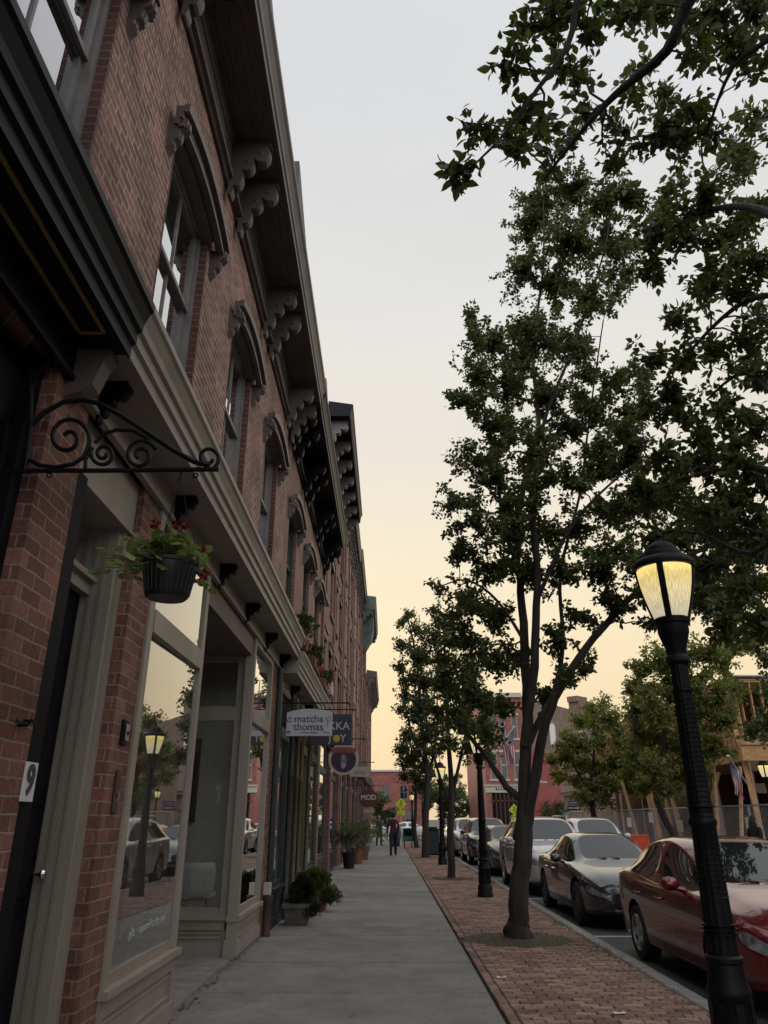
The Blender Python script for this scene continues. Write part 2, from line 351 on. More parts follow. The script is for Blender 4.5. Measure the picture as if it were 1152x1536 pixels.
mb = MB(); mb.box(9.3, 9.47, -20, 72, -.3, .0); mb.box(9.47, 11.2, -20, 72, -.3, -.01); mb.box(-60, 60, 86, 90, -.3, 0); mb.build('far_pavement', M['concrete'], kind='structure')
mb = MB(); mb.box(11.2, 60, -20, 73, -.3, -.04); mb.build('ground', M['soil'], kind='structure')

# ------------------------------------------------------------------ buildings on the left
def shell(mb, y0, y1, z0, z1, ops, x0, x1):
    """wall slab x0(back)..x1(front) with rectangular openings (ya,yb,za,zb)"""
    Y = sorted({y0, y1} | {v for o in ops for v in o[:2] if y0 < v < y1}); Z = sorted({z0, z1} | {v for o in ops for v in o[2:4] if z0 < v < z1})
    def solid(i, j):
        if i < 0 or j < 0 or i >= len(Y) - 1 or j >= len(Z) - 1: return False
        cy, cz = (Y[i] + Y[i + 1]) / 2, (Z[j] + Z[j + 1]) / 2
        return not any(o[0] < cy < o[1] and o[2] < cz < o[3] for o in ops)
    for i in range(len(Y) - 1):
        for j in range(len(Z) - 1):
            if not solid(i, j): continue
            a, b_, c, d = Y[i], Y[i + 1], Z[j], Z[j + 1]
            mb.add([(x1, a, c), (x1, b_, c), (x1, b_, d), (x1, a, d)], [(0, 1, 2, 3)])
            mb.add([(x0, a, c), (x0, b_, c), (x0, b_, d), (x0, a, d)], [(3, 2, 1, 0)])
            if not solid(i - 1, j): mb.add([(x0, a, c), (x1, a, c), (x1, a, d), (x0, a, d)], [(0, 1, 2, 3)])
            if not solid(i + 1, j): mb.add([(x0, b_, c), (x1, b_, c), (x1, b_, d), (x0, b_, d)], [(3, 2, 1, 0)])
            if not solid(i, j - 1): mb.add([(x0, a, c), (x0, b_, c), (x1, b_, c), (x1, a, c)], [(0, 1, 2, 3)])
            if not solid(i, j + 1): mb.add([(x0, a, d), (x1, a, d), (x1, b_, d), (x0, b_, d)], [(0, 1, 2, 3)])
def sash_window(par, xw, yc, hw, z0, z1, mat=None, blind=.45, rec=.10, arch=None, cas=.06):
    """frame plus two sashes; glass, blind, sill as sub-parts"""
    xf = xw - rec; y0, y1 = yc - hw, yc + hw; mat = mat or M['sash']
    m = MB(); zm = (z0 + z1) / 2
    for a, b_ in ((y0, y0 + cas), (y1 - cas, y1)): m.box(xf - .08, xf + .03, a, b_, z0, z1)
    m.box(xf - .08, xf + .03, y0 + cas, y1 - cas, z1 - cas, z1); m.box(xf - .08, xf + .05, y0 + cas, y1 - cas, z0, z0 + .05)
    c = cas
    for (za, zb, dx) in ((zm - .02, z1 - c, 0), (z0 + .05, zm + .02, -.035)):
        for a, b_ in ((y0 + c, y0 + c + .045), (y1 - c - .045, y1 - c)): m.box(xf - .035 + dx, xf + dx, a, b_, za, zb)
        for a, b_ in ((za, za + .045), (zb - .045, zb)): m.box(xf - .032 + dx, xf - .003 + dx, y0 + c + .045, y1 - c - .045, a, b_)
        m.box(xf - .03 + dx, xf - .005 + dx, yc - .012, yc + .012, za + .045, zb - .045)
    w = m.build('window', mat, par)
    gl = MB()
    for (za, zb, dx) in ((zm, z1 - c, 0), (z0 + .05, zm, -.035)):
        x = xf - .02 + dx; gl.add([(x, y0 + c, za), (x, y1 - c, za), (x, y1 - c, zb), (x, y0 + c, zb)], [(0, 1, 2, 3)])
    G = gl.build('glass', M['upglass']); sub(G, w)
    if blind:
        bl = MB(); bl.box(xf - .16, xf - .15, y0 + c, y1 - c, z1 - (z1 - z0) * blind, z1 - .05); sub(bl.build('blind', M['blind']), w)
    return w
def sub(o, parent): o.parent = parent; return o
def hood(w, xw, yc, hw, zs, mat, ext=.24, thick=.24, rise=.16, proj=.12):
    """segmental arched hood with corbelled ends: sub-part of window"""
    n = 14; W = hw + ext; m = MB()
    def arc(y, base): return base + rise * (1 - (y / W) ** 2)
    # filler + main band (projects), moulding lines
    for (d0, d1, lo, hi) in ((-.14, proj * .45, 0, thick), (proj * .45, proj * .75, .03, thick), (proj * .75, proj, .10, thick), (proj, proj + .05, thick - .07, thick + .02), (proj * .75, proj + .02, .0, .035)):
        for i in range(n):
            a, b_ = -W + 2 * W * i / n, -W + 2 * W * (i + 1) / n
            if d0 < 0: a, b_ = max(a, -hw - .0), min(b_, hw + .0)
            if b_ - a < .01: continue
            vs = []
            for y in (a, b_):
                for d in (d0, d1):
                    for z in (arc(y, zs) + lo, arc(y, zs) + hi): vs.append((xw + d, yc + y, z))
            m.add(vs, [(0, 1, 3, 2), (4, 6, 7, 5), (0, 4, 5, 1), (2, 3, 7, 6), (0, 2, 6, 4), (1, 5, 7, 3)])
    # dentil beads
    k = int(2 * W / .045)
    for i in range(k):
        y = -W + 2 * W * (i + .5) / k; z = arc(y, zs) + .075; m.box(xw + proj * .7, xw + proj * .7 + .022, yc + y - .012, yc + y + .012, z - .012, z + .014)
    # corbels
    for s in (-1, 1):
        y = yc + s * (W - .07)
        prof = [(0, .1), (proj + .04, .1), (proj + .04, .02), (proj * .92, -.02), (proj * .9, -.06), (proj * .8, -.10), (proj * .5, -.13), (proj * .42, -.17), (proj * .2, -.2), (0, -.23)]
        m.prism(prof, y - .05, y + .05, lambda p, q, r: (xw + p, r, zs + q))
        m.prism([(p * 1.08 + .002, q * .9 - .01) for p, q in prof], y - .02, y + .02, lambda p, q, r: (xw + p, r, zs + q))
    return sub(m.build('hood', mat), w)
def sill(w, xw, yc, hw, z, mat, h=.13, p=.05, ext=.2):
    m = MB(); m.box(xw - .16, xw + p, yc - hw - ext, yc + hw + ext, z - h, z); m.box(xw - .1, xw + p + .03, yc - hw - ext - .02, yc + hw + ext + .02, z, z + .035)
    return sub(m.build('sill', mat), w)
def extr(mb, prof, y0, y1, x0): mb.prism(prof, y0, y1, lambda p, q, r: (x0 + p, r, q))
def scroll_prof(w, h):
    """S-scroll bracket outline, hung from (0,0) top at wall, projecting w, dropping h"""
    pts = [(0, 0), (w, 0), (w, -.10 * h)]
    for cx, cz, rx, rz, a0, a1 in ((.78, -.22, .22, .17, 60, -120), (.44, -.40, .17, .15, 35, -115), (.20, -.66, .15, .17, 40, -110), (.05, -.90, .08, .10, 40, -120)):
        for k in range(7):
            a = R(a0 + (a1 - a0) * k / 6); pts.append((w * (cx + rx * math.cos(a)), h * (cz + rz * math.sin(a))))
    pts.append((0, -h)); return pts
def bracket(par, x0, y, z, w, h, t, mat, name='bracket'):
    m = MB(); pr = scroll_prof(w, h)
    m.prism(pr, y - t / 2, y + t / 2, lambda p, q, r: (x0 + p, r, z + q))
    m.prism([(p * .97, q * .97) for p, q in pr], y - t / 5, y + t / 5, lambda p, q, r: (x0 + p * 1.05, r, z + q * 1.03))
    for cx, cz, rr in ((.76, -.22, .10), (.43, -.39, .08)):     # scroll eyes
        m.lathe([(.001, -t / 2 - .012), (rr * h * .35, -t / 2 - .012), (rr * h * .45, -t / 2), (rr * h * .45, t / 2), (rr * h * .35, t / 2 + .012), (.001, t / 2 + .012)], 10, M=lambda X, Y, Z: (x0 + cx * w + X, y + Z, z + cz * h + Y))
    m.box(x0, x0 + w * 1.03, y - t / 2 - .025, y + t / 2 + .025, z - .035, z - .002)
    return m.build(name, mat, par)
def big_cornice(par, xw, y0, y1, zf, mat, brk, proj=.55, fh=.58, fas=.42, panels=True, bh=.5, bt=.12, bmat=None, pair=True):
    zs = zf + fh; m = MB()
    prof = [(0, zf), (.10, zf), (.10, zf + .05), (.06, zf + .09), (.05, zf + .14), (.05, zs - .08), (.09, zs - .03), (.09, zs), (proj, zs), (proj, zs - .03), (proj + .03, zs - .03), (proj + .03, zs + .08),
            (proj + .05, zs + .1), (proj + .055, zs + .2), (proj + .09, zs + .3), (proj + .12, zs + .34), (proj + .12, zs + fas), (proj + .09, zs + fas + .02), (0, zs + fas + .14)]
    extr(m, prof, y0, y1, xw)
    cor = m.build('cornice', mat, par, smooth=False)
    # soffit & frieze mouldings between bracket pairs
    ys = sorted(brk); m = MB()
    for a, b_ in zip(ys[:-1], ys[1:]):
        a += .5; b_ -= .5
        if b_ - a < .5: continue
        for ins in (0, .07, .13):                       # nested soffit panels with clipped corners
            q = [(a + ins + .2, .17 + ins), (b_ - ins - .2, .17 + ins), (b_ - ins, .24 + ins), (b_ - ins, proj - .13 - ins), (b_ - ins - .2, proj - .06 - ins), (a + ins + .2, proj - .06 - ins), (a + ins, proj - .13 - ins), (a + ins, .24 + ins)]
            if q[4][1] - q[0][1] < .04: continue
            pts = [(xw + p, yy, zs - .006) for yy, p in q]; m.tube(pts + pts[:1], .014, 5, cap=False)
        q = [(a + .05, zf + .19), (a + .25, zf + .14), (b_ - .25, zf + .14), (b_ - .05, zf + .19), (b_ - .05, zs - .13), (a + .05, zs - .13)]
        pts = [(xw + .055, yy, z) for yy, z in q]; m.tube(pts + pts[:1], .016, 5, cap=False)
        pts = [(xw + .03, a - .28, zf - .02), (xw + .03, a - .05, zf - .02), (xw + .03, a + .12, zf + .0), (xw + .03, b_ - .12, zf + .0), (xw + .03, b_ + .05, zf - .02), (xw + .03, b_ + .28, zf - .02)]
        m.tube(pts, .03, 6)
    if m.v: sub(m.build('moulding', mat), cor)
    for y in ys:
        for d in ((-.29, .29) if pair else (0,)):
            if y0 < y + d < y1:
                b = bracket(par, xw + .05, y + d, zs, proj - .1, fh + bh - .26, bt, bmat or mat); sub(b, cor); b.location = (0, 0, 0)
    return cor
def shop_cornice(par, xw, y0, y1, z0, mat, brk, bmat, name='shop_cornice'):
    m = MB(); zs = z0 + .23
    prof = [(0, z0), (.05, z0), (.05, z0 + .03), (.03, z0 + .04), (.03, zs), (.30, zs), (.30, zs - .02), (.315, zs - .02), (.315, zs + .06), (.34, zs + .075), (.34, zs + .15), (.365, zs + .165), (.37, zs + .22), (.40, zs + .29), (.42, zs + .31), (.42, zs + .36), (0, zs + .44)]
    extr(m, prof, y0, y1, xw); cor = m.build(name, mat, par)
    for y in brk:
        b = bracket(par, xw + .03, y, zs, .17, .27, .07, bmat); sub(b, cor); b.location = (0, 0, 0)
    return cor
def front(x): return lambda u, d, z: (x + d, u, z)
def glazed_unit(par, Mp, u0, u1, zb, zsill, ztr, ztop, mat, st=.11, mull=(), name='shop_window', panels=1, depth=.1, gm=None, tilt=0):
    """timber window unit in plane map Mp(u, d, z): base panels, sill, big pane, transom"""
    m = MB(); B = lambda *a: m.box(*a[:2], *a[2:4], *a[4:6], M=Mp)
    # u, d, z
    m.box(u0, u1, -depth - .05, -.025, zb, zsill - .05, M=Mp)
    m.box(u0, u1, -.025, .02, zb, zb + .14, M=Mp); m.box(u0, u1, -.025, .0, zsill - .16, zsill - .05, M=Mp)
    n = panels
    for i in range(n + 1):
        c = u0 + (u1 - u0) * i / n; a = max(u0, c - .07); b_ = min(u1, c + .07); m.box(a, b_, -.025, -.001, zb + .14, zsill - .16, M=Mp)
    for i in range(n):                                   # raised panel mouldings
        a = u0 + (u1 - u0) * i / n + .10; b_ = u0 + (u1 - u0) * (i + 1) / n - .10; za, zc = zb + .18, zsill - .20
        pts = [Mp(a, -.02, za), Mp(b_, -.02, za), Mp(b_, -.02, zc), Mp(a, -.02, zc)]; m.tube(pts + pts[:1], .012, 5, cap=False)
    m.box(u0 - .02, u1 + .02, -depth, .045, zsill - .05, zsill, M=Mp)
    m.box(u0, u0 + st, -depth, .0, zsill, ztop, M=Mp); m.box(u1 - st, u1, -depth, .0, zsill, ztop, M=Mp)
    m.box(u0 + st, u1 - st, -depth, .012, ztr - .09, ztr + .09, M=Mp); m.box(u0 + st, u1 - st, -depth, -.002, ztop - .07, ztop, M=Mp)
    m.box(u0 + st, u1 - st, -depth, -.02, zsill, zsill + .07, M=Mp)
    for c in mull: m.box(c - .035, c + .035, -depth + .01, -.01, zsill, ztop - .07, M=Mp)
    # glazing beads
    for za, zc in ((zsill + .07, ztr - .09), (ztr + .09, ztop - .07)):
        pts = [Mp(u0 + st, -.03, za), Mp(u1 - st, -.03, za), Mp(u1 - st, -.03, zc), Mp(u0 + st, -.03, zc)]; m.tube(pts + pts[:1], .014, 4, cap=False)
    w = m.build(name, mat, par)
    for za, zc in ((zsill + .06, ztr - .08), (ztr + .08, ztop - .06)):
        gl = MB(); gl.add([Mp(u0 + st - .01, -.035 - tilt, za), Mp(u1 - st + .01, -.035 + tilt, za), Mp(u1 - st + .01, -.035 + tilt, zc), Mp(u0 + st - .01, -.035 - tilt, zc)], [(0, 1, 2, 3)])
        sub(gl.build('pane', gm or M['glass']), w)
    return w

XW = -1.85
# ---- nearest building
B1 = thing('brick_building', 'brick row building with taupe shopfront number 9, brown bracketed cornice and adjoining black shop', 'building', (XW, 4, 0), world=True)
wc = [-2.43, .14, 2.72, 5.3, 7.87, 10.45]
m = MB(); shell(m, -6, 12.25, 4.0, 9.1, [(c - .62, c + .62, 5.15, 7.12) for c in wc], -2.17, XW); m.build('wall', M['brick'], B1)
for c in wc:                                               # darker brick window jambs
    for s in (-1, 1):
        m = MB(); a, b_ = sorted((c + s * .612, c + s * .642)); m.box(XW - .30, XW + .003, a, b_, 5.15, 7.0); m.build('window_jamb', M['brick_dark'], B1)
for c in wc:
    w = sash_window(B1, XW, c, .615, 5.15, 7.12, blind=.5 if c > 6 else .35)
    hood(w, XW, c, .615, 6.95, M['hoodstone']); sill(w, XW, c, .62, 5.12, M['tan_dark'])
big_cornice(B1, XW, -6, 12.25, 8.28, M['cornice'], [-3.7, -1.15, 1.43, 4.0, 6.58, 9.16, 11.85])
shop_cornice(B1, XW, 3.68, 12.6, 3.88, M['tan'], [4.02, 5.8, 7.62, 9.2, 10.85, 12.4], M['black'])
bc = shop_cornice(B1, XW, -6, 3.675, 3.88, M['black'], [], M['black'], 'black_shop_cornice')
m = MB()                                                   # gilt frames on the black soffit and frieze
for a, b_ in ((-4, -1.4), (-1.3, 1.2), (1.3, 3.45)):
    pts = [(XW + .1, a, 4.103), (XW + .1, b_, 4.103), (XW + .24, b_, 4.103), (XW + .24, a, 4.103)]
    for p, q in zip(pts, pts[1:] + pts[:1]): m.beam(p, q, .022, .01)
sub(m.build('gilt_frame', M['gold']), bc)
m = MB(); m.box(-14, -2.17, -6, 12.25, 9.0, 9.1); m.box(-14, -13.8, -6, 12.25, 0, 9.0); m.box(-13.8, -2.17, -6, 12.25, 3.95, 4.05); m.box(-13.8, -2.17, -6.01, -5.8, 0, 3.95); m.box(-13.8, -2.17, 12.05, 12.25, 0, 3.95); m.box(-13.8, -2.17, 12.05, 12.25, 4.05, 9.0); m.box(-13.8, -2.17, -6.01, -5.8, 4.05, 9.0)
m.build('roof_and_rear', M['roof'], B1)
# mansard dormers above the cornice
for y in (6.1, 10.4):
    m = MB(); m.prism([(y - 1.0, 9.3), (y + 1.0, 9.3), (y + 1.0, 10.9), (y + .7, 11.4), (y - .9, 12.1), (y - 1.0, 12.1)], -4.2, -1.52, lambda p, q, r: (r, p, q)); m.build('dormer', M['slate'], B1)
# ground floor: piers
for a, b_, xb in ((3.5, 3.95, -2.35), (5.1, 5.5, -2.3), (11.82, 12.25, -2.3)): m = MB(); m.box(xb, XW, a, b_, 0, 3.9); m.build('brick_pier', M['brick_pier'], B1)
m = MB(); m.box(-2.3, XW - .05, 3.95, 5.1, 3.5, 3.9); m.build('door_header', M['tan'], B1)
# door 9
m = MB()                                                   # fluted reveal + frame
m.box(-2.3, -1.955, 4.98, 5.1, 0, 3.5)
for i in range(4): m.box(-2.24 + i * .07, -2.215 + i * .07, 4.968, 4.98, .25, 3.45)
m.box(-2.0, -1.945, 4.93, 5.1, .0, .28); m.box(-1.99, -1.93, 5.03, 5.098, .28, 3.5)
m.box(-2.3, -2.10, 3.95, 5.0, 3.0, 3.09); m.box(-2.3, -2.06, 3.95, 5.0, 3.09, 3.13); m.box(-2.3, -2.19, 3.95, 4.98, 3.42, 3.5)
m.build('door_frame', M['tan'], B1)
m = MB(); m.box(-2.0, -1.862, 3.952, 4.12, 0, 3.5); m.box(-2.3, -2.0, 3.952, 4.06, 0, 3.0); m.build('door_post', M['black_soft'], B1)
m = MB(); m.box(-2.27, -2.16, 4.06, 4.98, .12, 3.0)
for za, zb in ((.25, 1.0), (1.12, 1.5), (1.62, 2.85)):
    for a, b_ in ((4.14, 4.48), (4.56, 4.9)):
        m.box(-2.162, -2.148, a, b_, za, zb); m.box(-2.15, -2.14, a + .05, b_ - .05, za + .05, zb - .05)
dr = m.build('door', M['black_soft'], B1, bevel=.004)
m = MB(); m.lathe([(.001, 0), (.022, 0), (.022, .012), (.011, .018), (.011, .04), (.028, .05), (.031, .062), (.022, .078), (.001, .08)], 14, M=lambda x, y, z: (-2.15 + z, 4.93 + x, 1.24 + y)); m.lathe([(.001, 0), (.02, 0), (.02, .01), (.001, .012)], 12, M=lambda x, y, z: (-2.15 + z, 4.93 + x, 1.36 + y))
sub(m.build('door_knob', M['chrome'], smooth=True), dr)
m = MB(); m.add([(-2.24, 4.0, 3.13), (-2.24, 4.98, 3.13), (-2.24, 4.98, 3.42), (-2.24, 4.0, 3.42)], [(0, 1, 2, 3)]); m.build('fanlight', M['upglass'], B1)
m = MB(); m.box(-2.3, -1.9, 3.95, 5.1, -.05, .12); m.build('door_step', M['stone'], B1)
# taupe shop units
glazed_unit(B1, front(XW + .02), 5.5, 7.28, 0, .53, 2.98, 3.88, M['tan'], tilt=.012)
glazed_unit(B1, front(XW + .02), 10.1, 11.8, 0.04, .47, 2.85, 3.88, M['tan'])
side = lambda u, d, z: (u, 10.1 - d, z)
glazed_unit(B1, side, -2.95, -1.94, 0.04, .47, 2.85, 3.62, M['tan'])
side0 = lambda u, d, z: (u, 7.26 + d, z)
glazed_unit(B1, side0, -2.95, -1.94, 0.0, .53, 2.98, 3.62, M['tan'])
m = MB(); m.box(-1.94, XW + .035, 10.02, 10.1, .04, 3.62); m.box(-1.96, XW + .05, 10.0, 10.098, .04, .22); m.box(-1.95, XW + .06, 10.0, 10.097, .41, .47); m.build('corner_post', M['tan'], B1)
m = MB(); m.box(-3.05, -1.83, 10.0, 11.85, -.05, .04); m.build('unit_plinth', M['stone'], B1)
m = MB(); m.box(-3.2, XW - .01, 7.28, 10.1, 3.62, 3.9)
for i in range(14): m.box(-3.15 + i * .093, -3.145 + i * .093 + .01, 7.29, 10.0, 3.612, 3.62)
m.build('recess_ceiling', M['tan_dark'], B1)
m = MB(); m.box(-3.05, -2.95, 7.28, 8.1, 0, 3.62); m.box(-3.05, -2.95, 9.2, 10.1, 0, 3.62); m.box(-3.05, -2.95, 8.1, 9.2, 2.5, 3.62); m.build('recess_wall', M['tan'], B1)
m = MB(); m.box(-3.02, -2.97, 8.1, 9.2, .04, .5); m.box(-3.02, -2.97, 8.1, 8.22, .5, 2.5); m.box(-3.02, -2.97, 9.08, 9.2, .5, 2.5); m.box(-3.02, -2.97, 8.22, 9.08, 2.35, 2.5); dd = m.build('shop_door', M['tan_dark'], B1)
m = MB(); m.add([(-2.99, 8.2, .5), (-2.99, 9.1, .5), (-2.99, 9.1, 2.36), (-2.99, 8.2, 2.36)], [(0, 1, 2, 3)]); sub(m.build('pane', M['glass']), dd)
# rooms behind the glass
m = MB(); m.box(-6.5, -6.4, 5.3, 12.0, 0, 3.95); m.box(-6.4, -2.3, 5.3, 5.36, 0, 3.95); m.box(-6.4, -2.3, 11.95, 12.0, 0, 3.95); m.build('room_wall', M['room'], B1)
m = MB(); m.box(-6.4, -1.99, 5.36, 11.9, -.1, .03); m.build('room_floor', M['roomfloor'], B1)
m = MB(); m.box(-4.2, -4.1, 6.0, 7.1, .9, 2.4); m.box(-4.4, -4.3, 10.3, 11.6, 1.3, 2.6); m.box(-3.3, -2.9, 11.89, 11.93, 1.5, 2.7); m.build('picture_frame', M['darkwood'], B1)
# black neighbour shop
m = MB(); m.box(-2.2, -2.0, -6, 3.5, 0, .8); m.box(-2.2, -2.0, -6, 3.5, 3.45, 3.9); 
for a in (-6, -3.6, -1.2, 1.1, 3.32): m.box(-2.2, -1.97, a, a + .18, .8, 3.45)
m.box(-1.99, -1.93, 3.40, 3.49, 0, 3.9)
bs = m.build('black_shopfront', M['black_soft'], B1)
m = MB()
for a, b_ in ((-3.4, -1.22), (-1.0, 1.08), (1.3, 3.3)):
    pts = [(-1.99, a, .9), (-1.99, b_, .9), (-1.99, b_, 3.25), (-1.99, b_ - .12, 3.4), (-1.99, a + .12, 3.4), (-1.99, a, 3.25)]
    for p, q in zip(pts, pts[1:] + pts[:1]): m.beam(p, q, .035, .03)
sub(m.build('gilt_frame', M['gold']), bs)
m = MB(); m.add([(-2.1, -6, .8), (-2.1, 3.4, .8), (-2.1, 3.4, 3.45), (-2.1, -6, 3.45)], [(0, 1, 2, 3)]); sub(m.build('pane', M['glass']), bs)
m = MB(); m.prism([(0, 0), (.20, 0), (.20, -.06), (.17, -.1), (.13, -.3), (.08, -.36), (0, -.4)], 3.60, 3.72, lambda p, q, r: (XW + p * 1.15, r, 4.1 + q * .8)); m.build('end_corbel', M['tan_dark'], B1)

def fnt(txt, size, Mx, mat, parent, name='lettering', ext=.003, off=0, align='CENTER', sp=1.0):
    cu = bpy.data.curves.new(name, 'FONT'); cu.body = txt; cu.size = size; cu.extrude = ext; cu.align_x = align; cu.align_y = 'CENTER'; cu.offset = off; cu.space_character = sp
    cu.resolution_u = 3
    t = bpy.data.objects.new(name, cu); C.objects.link(t)
    dg = bpy.context.evaluated_depsgraph_get(); me = bpy.data.meshes.new_from_object(t.evaluated_get(dg)); bpy.data.objects.remove(t)
    for v in me.vertices: v.co = Vector(Mx(v.co.x, v.co.y, v.co.z))
    me.materials.clear(); me.materials.append(mat); me.name = name
    o = bpy.data.objects.new(name, me); C.objects.link(o)
    if parent is not None:
        o.parent = parent
        if parent.get('_w'): o.location = tuple(-a for a in parent['_w'])
    return o
# number plate 9
t = thing('number_plate', 'small white house number plate reading 9 beside the black door', 'number plate', (XW, 4.0, 1.62), world=True)
m = MB(); m.box(XW + .002, XW + .01, 3.93, 4.07, 1.63, 1.82); m.build('plate', M['whitewood'], t, bevel=.002)
fnt('9', .2, lambda x, y, z: (XW + .012 + z, 4.0 + x * .9, 1.728 + y), M['ink'], t, 'digit', off=.006)
# bell, plate, hook on second pier
t = thing('doorbell', 'square dark doorbell box on the brick pier', 'doorbell', (XW, 5.3, 1.9), world=True)
m = MB(); m.box(XW + .002, XW + .022, 5.25, 5.36, 2.02, 2.19); m.build('box', M['iron'], t, bevel=.006)
m = MB(); m.box(XW + .03, XW + .036, 5.27, 5.34, 2.05, 2.16); m.build('face_plate', M['galv'], t, bevel=.003)
m = MB(); m.lathe([(.001, .008), (.012, .006), (.014, 0)], 12, M=lambda x, y, z: (XW + .036 + z, 5.305 + x, 2.1 + y)); m.build('button', M['black'], t)
t = thing('mail_slot', 'narrow brown metal plaque below the doorbell on the brick pier', 'plaque', (XW, 5.3, 1.5), world=True)
m = MB(); m.box(XW + .002, XW + .02, 5.26, 5.34, 1.58, 1.86); m.build('plate', M['brown_pipe'], t, bevel=.006)
m = MB(); m.tube([(XW + .02, 5.30, 1.66), (XW + .03, 5.31, 1.69), (XW + .02, 5.295, 1.72)], .008, 6); m.build('ornament', M['galv'], t)
m = MB(); m.tube([(XW - .01, 3.78, 1.98), (XW + .05, 3.78, 1.98), (XW + .07, 3.78, 2.01)], .008, 6); m.tube([(XW - .01, 3.84, 2.01), (XW + .04, 3.84, 2.01), (XW + .06, 3.85, 1.99)], .007, 6); m.tube([(XW + .012, 3.74, 2.0), (XW + .012, 3.88, 2.0)], .006, 6)
tag(m.build('wall_hook', M['iron'], None), 'small rusty iron hook on the first brick pier', 'hook')

# ---- scroll bracket, basket
t = thing('scroll_bracket', 'black wrought iron scroll sign bracket projecting from the wall', 'sign bracket', (-1.95, 3.41, 3.2), world=True)
Yb = 3.41
def bp(u, v): p = at(u, v, Y=Yb); return (p.x, p.y, p.z)
m = MB(); m.tube([bp(-30, 706), bp(150, 706), bp(328, 704)], .013, 8); m.build('bar', M['iron'], t, smooth=True)
m = MB(); pts = [bp(45, 640), bp(65, 620), bp(95, 603), bp(125, 600), bp(150, 606), bp(180, 622), bp(220, 648), bp(260, 675), bp(290, 692), bp(315, 699)]; m.tube(pts, .014, 8); m.build('top_arc', M['iron'], t, smooth=True)
m = MB(); m.tube([bp(45, 520), bp(46, 640), bp(38, 706)], .014, 8); m.tube([bp(25, 595), bp(30, 575), bp(50, 560), bp(75, 545)], .01, 6); m.build('back_bar', M['iron'], t, smooth=True)
def spiral(cu, cv, r0, r1, a0, turns, n=40, sx=1):
    return [bp(cu + sx * (r0 + (r1 - r0) * i / n) * math.cos(a0 + turns * 2 * math.pi * i / n), cv - (r0 + (r1 - r0) * i / n) * math.sin(a0 + turns * 2 * math.pi * i / n)) for i in range(n + 1)]
for cu, cv, r0, r1, a0, tn, sx, lead in ((102, 657, 34, 6, -.6, 1.5, 1, [(45, 690), (60, 698), (85, 701), (110, 696), (125, 686)]), (155, 681, 19, 4, 2.6, 1.6, 1, [(128, 703), (128, 690)]), (211, 683, 24, 5, .4, 1.6, 1, [(142, 665), (155, 651), (175, 645), (200, 646), (222, 658)]), (312, 687, 18, 7, -1.6, 1.2, 1, [])):
    m = MB(); m.tube([bp(*p) for p in lead] + spiral(cu, cv, r0, r1, a0, tn, sx=sx), .0105 if r0 < 30 else .012, 8); m.build('scroll', M['iron'], t, smooth=True)
m = MB()
for u in (74, 293): 
    c = Vector(bp(u, 713)); m.tube([c + Vector((.013 * math.cos(a), 0, .013 * math.sin(a))) for a in [i * .7 for i in range(10)]], .004, 6)
m.build('eye', M['iron'], t, smooth=True)
hb = at(256, 845, Y=3.41)
t = thing('hanging_basket', 'hanging black plastic flower basket of red geraniums under the scroll bracket', 'flower basket', tuple(hb), world=True)
m = MB(); cx, cy, cz = hb; m.lathe([(.001, -.18), (.09, -.18), (.103, -.167), (.128, -.02), (.135, -.015), (.138, .0), (.13, .002), (.12, -.03), (.001, -.03)], 28, (cx, cy, cz)); 
for i in range(28):
    a = i * 2 * math.pi / 28; m.tube([(cx + .104 * math.cos(a), cy + .104 * math.sin(a), cz - .16), (cx + .127 * math.cos(a), cy + .127 * math.sin(a), cz - .03)], .004, 4)
m.build('pot', M['potblack'], t, smooth=True)
top = Vector(bp(272, 706)); m = MB()
for a in (.3, 2.4, 4.5): m.tube([top - Vector((0, 0, .06)), (cx + .14 * math.cos(a), cy + .14 * math.sin(a), cz)], .0022, 5)
m.tube([top + Vector((0, 0, .02)), top - Vector((0, 0, .03)), top - Vector((.01, 0, .06))], .005, 6); m.build('hanger', M['iron'], t)
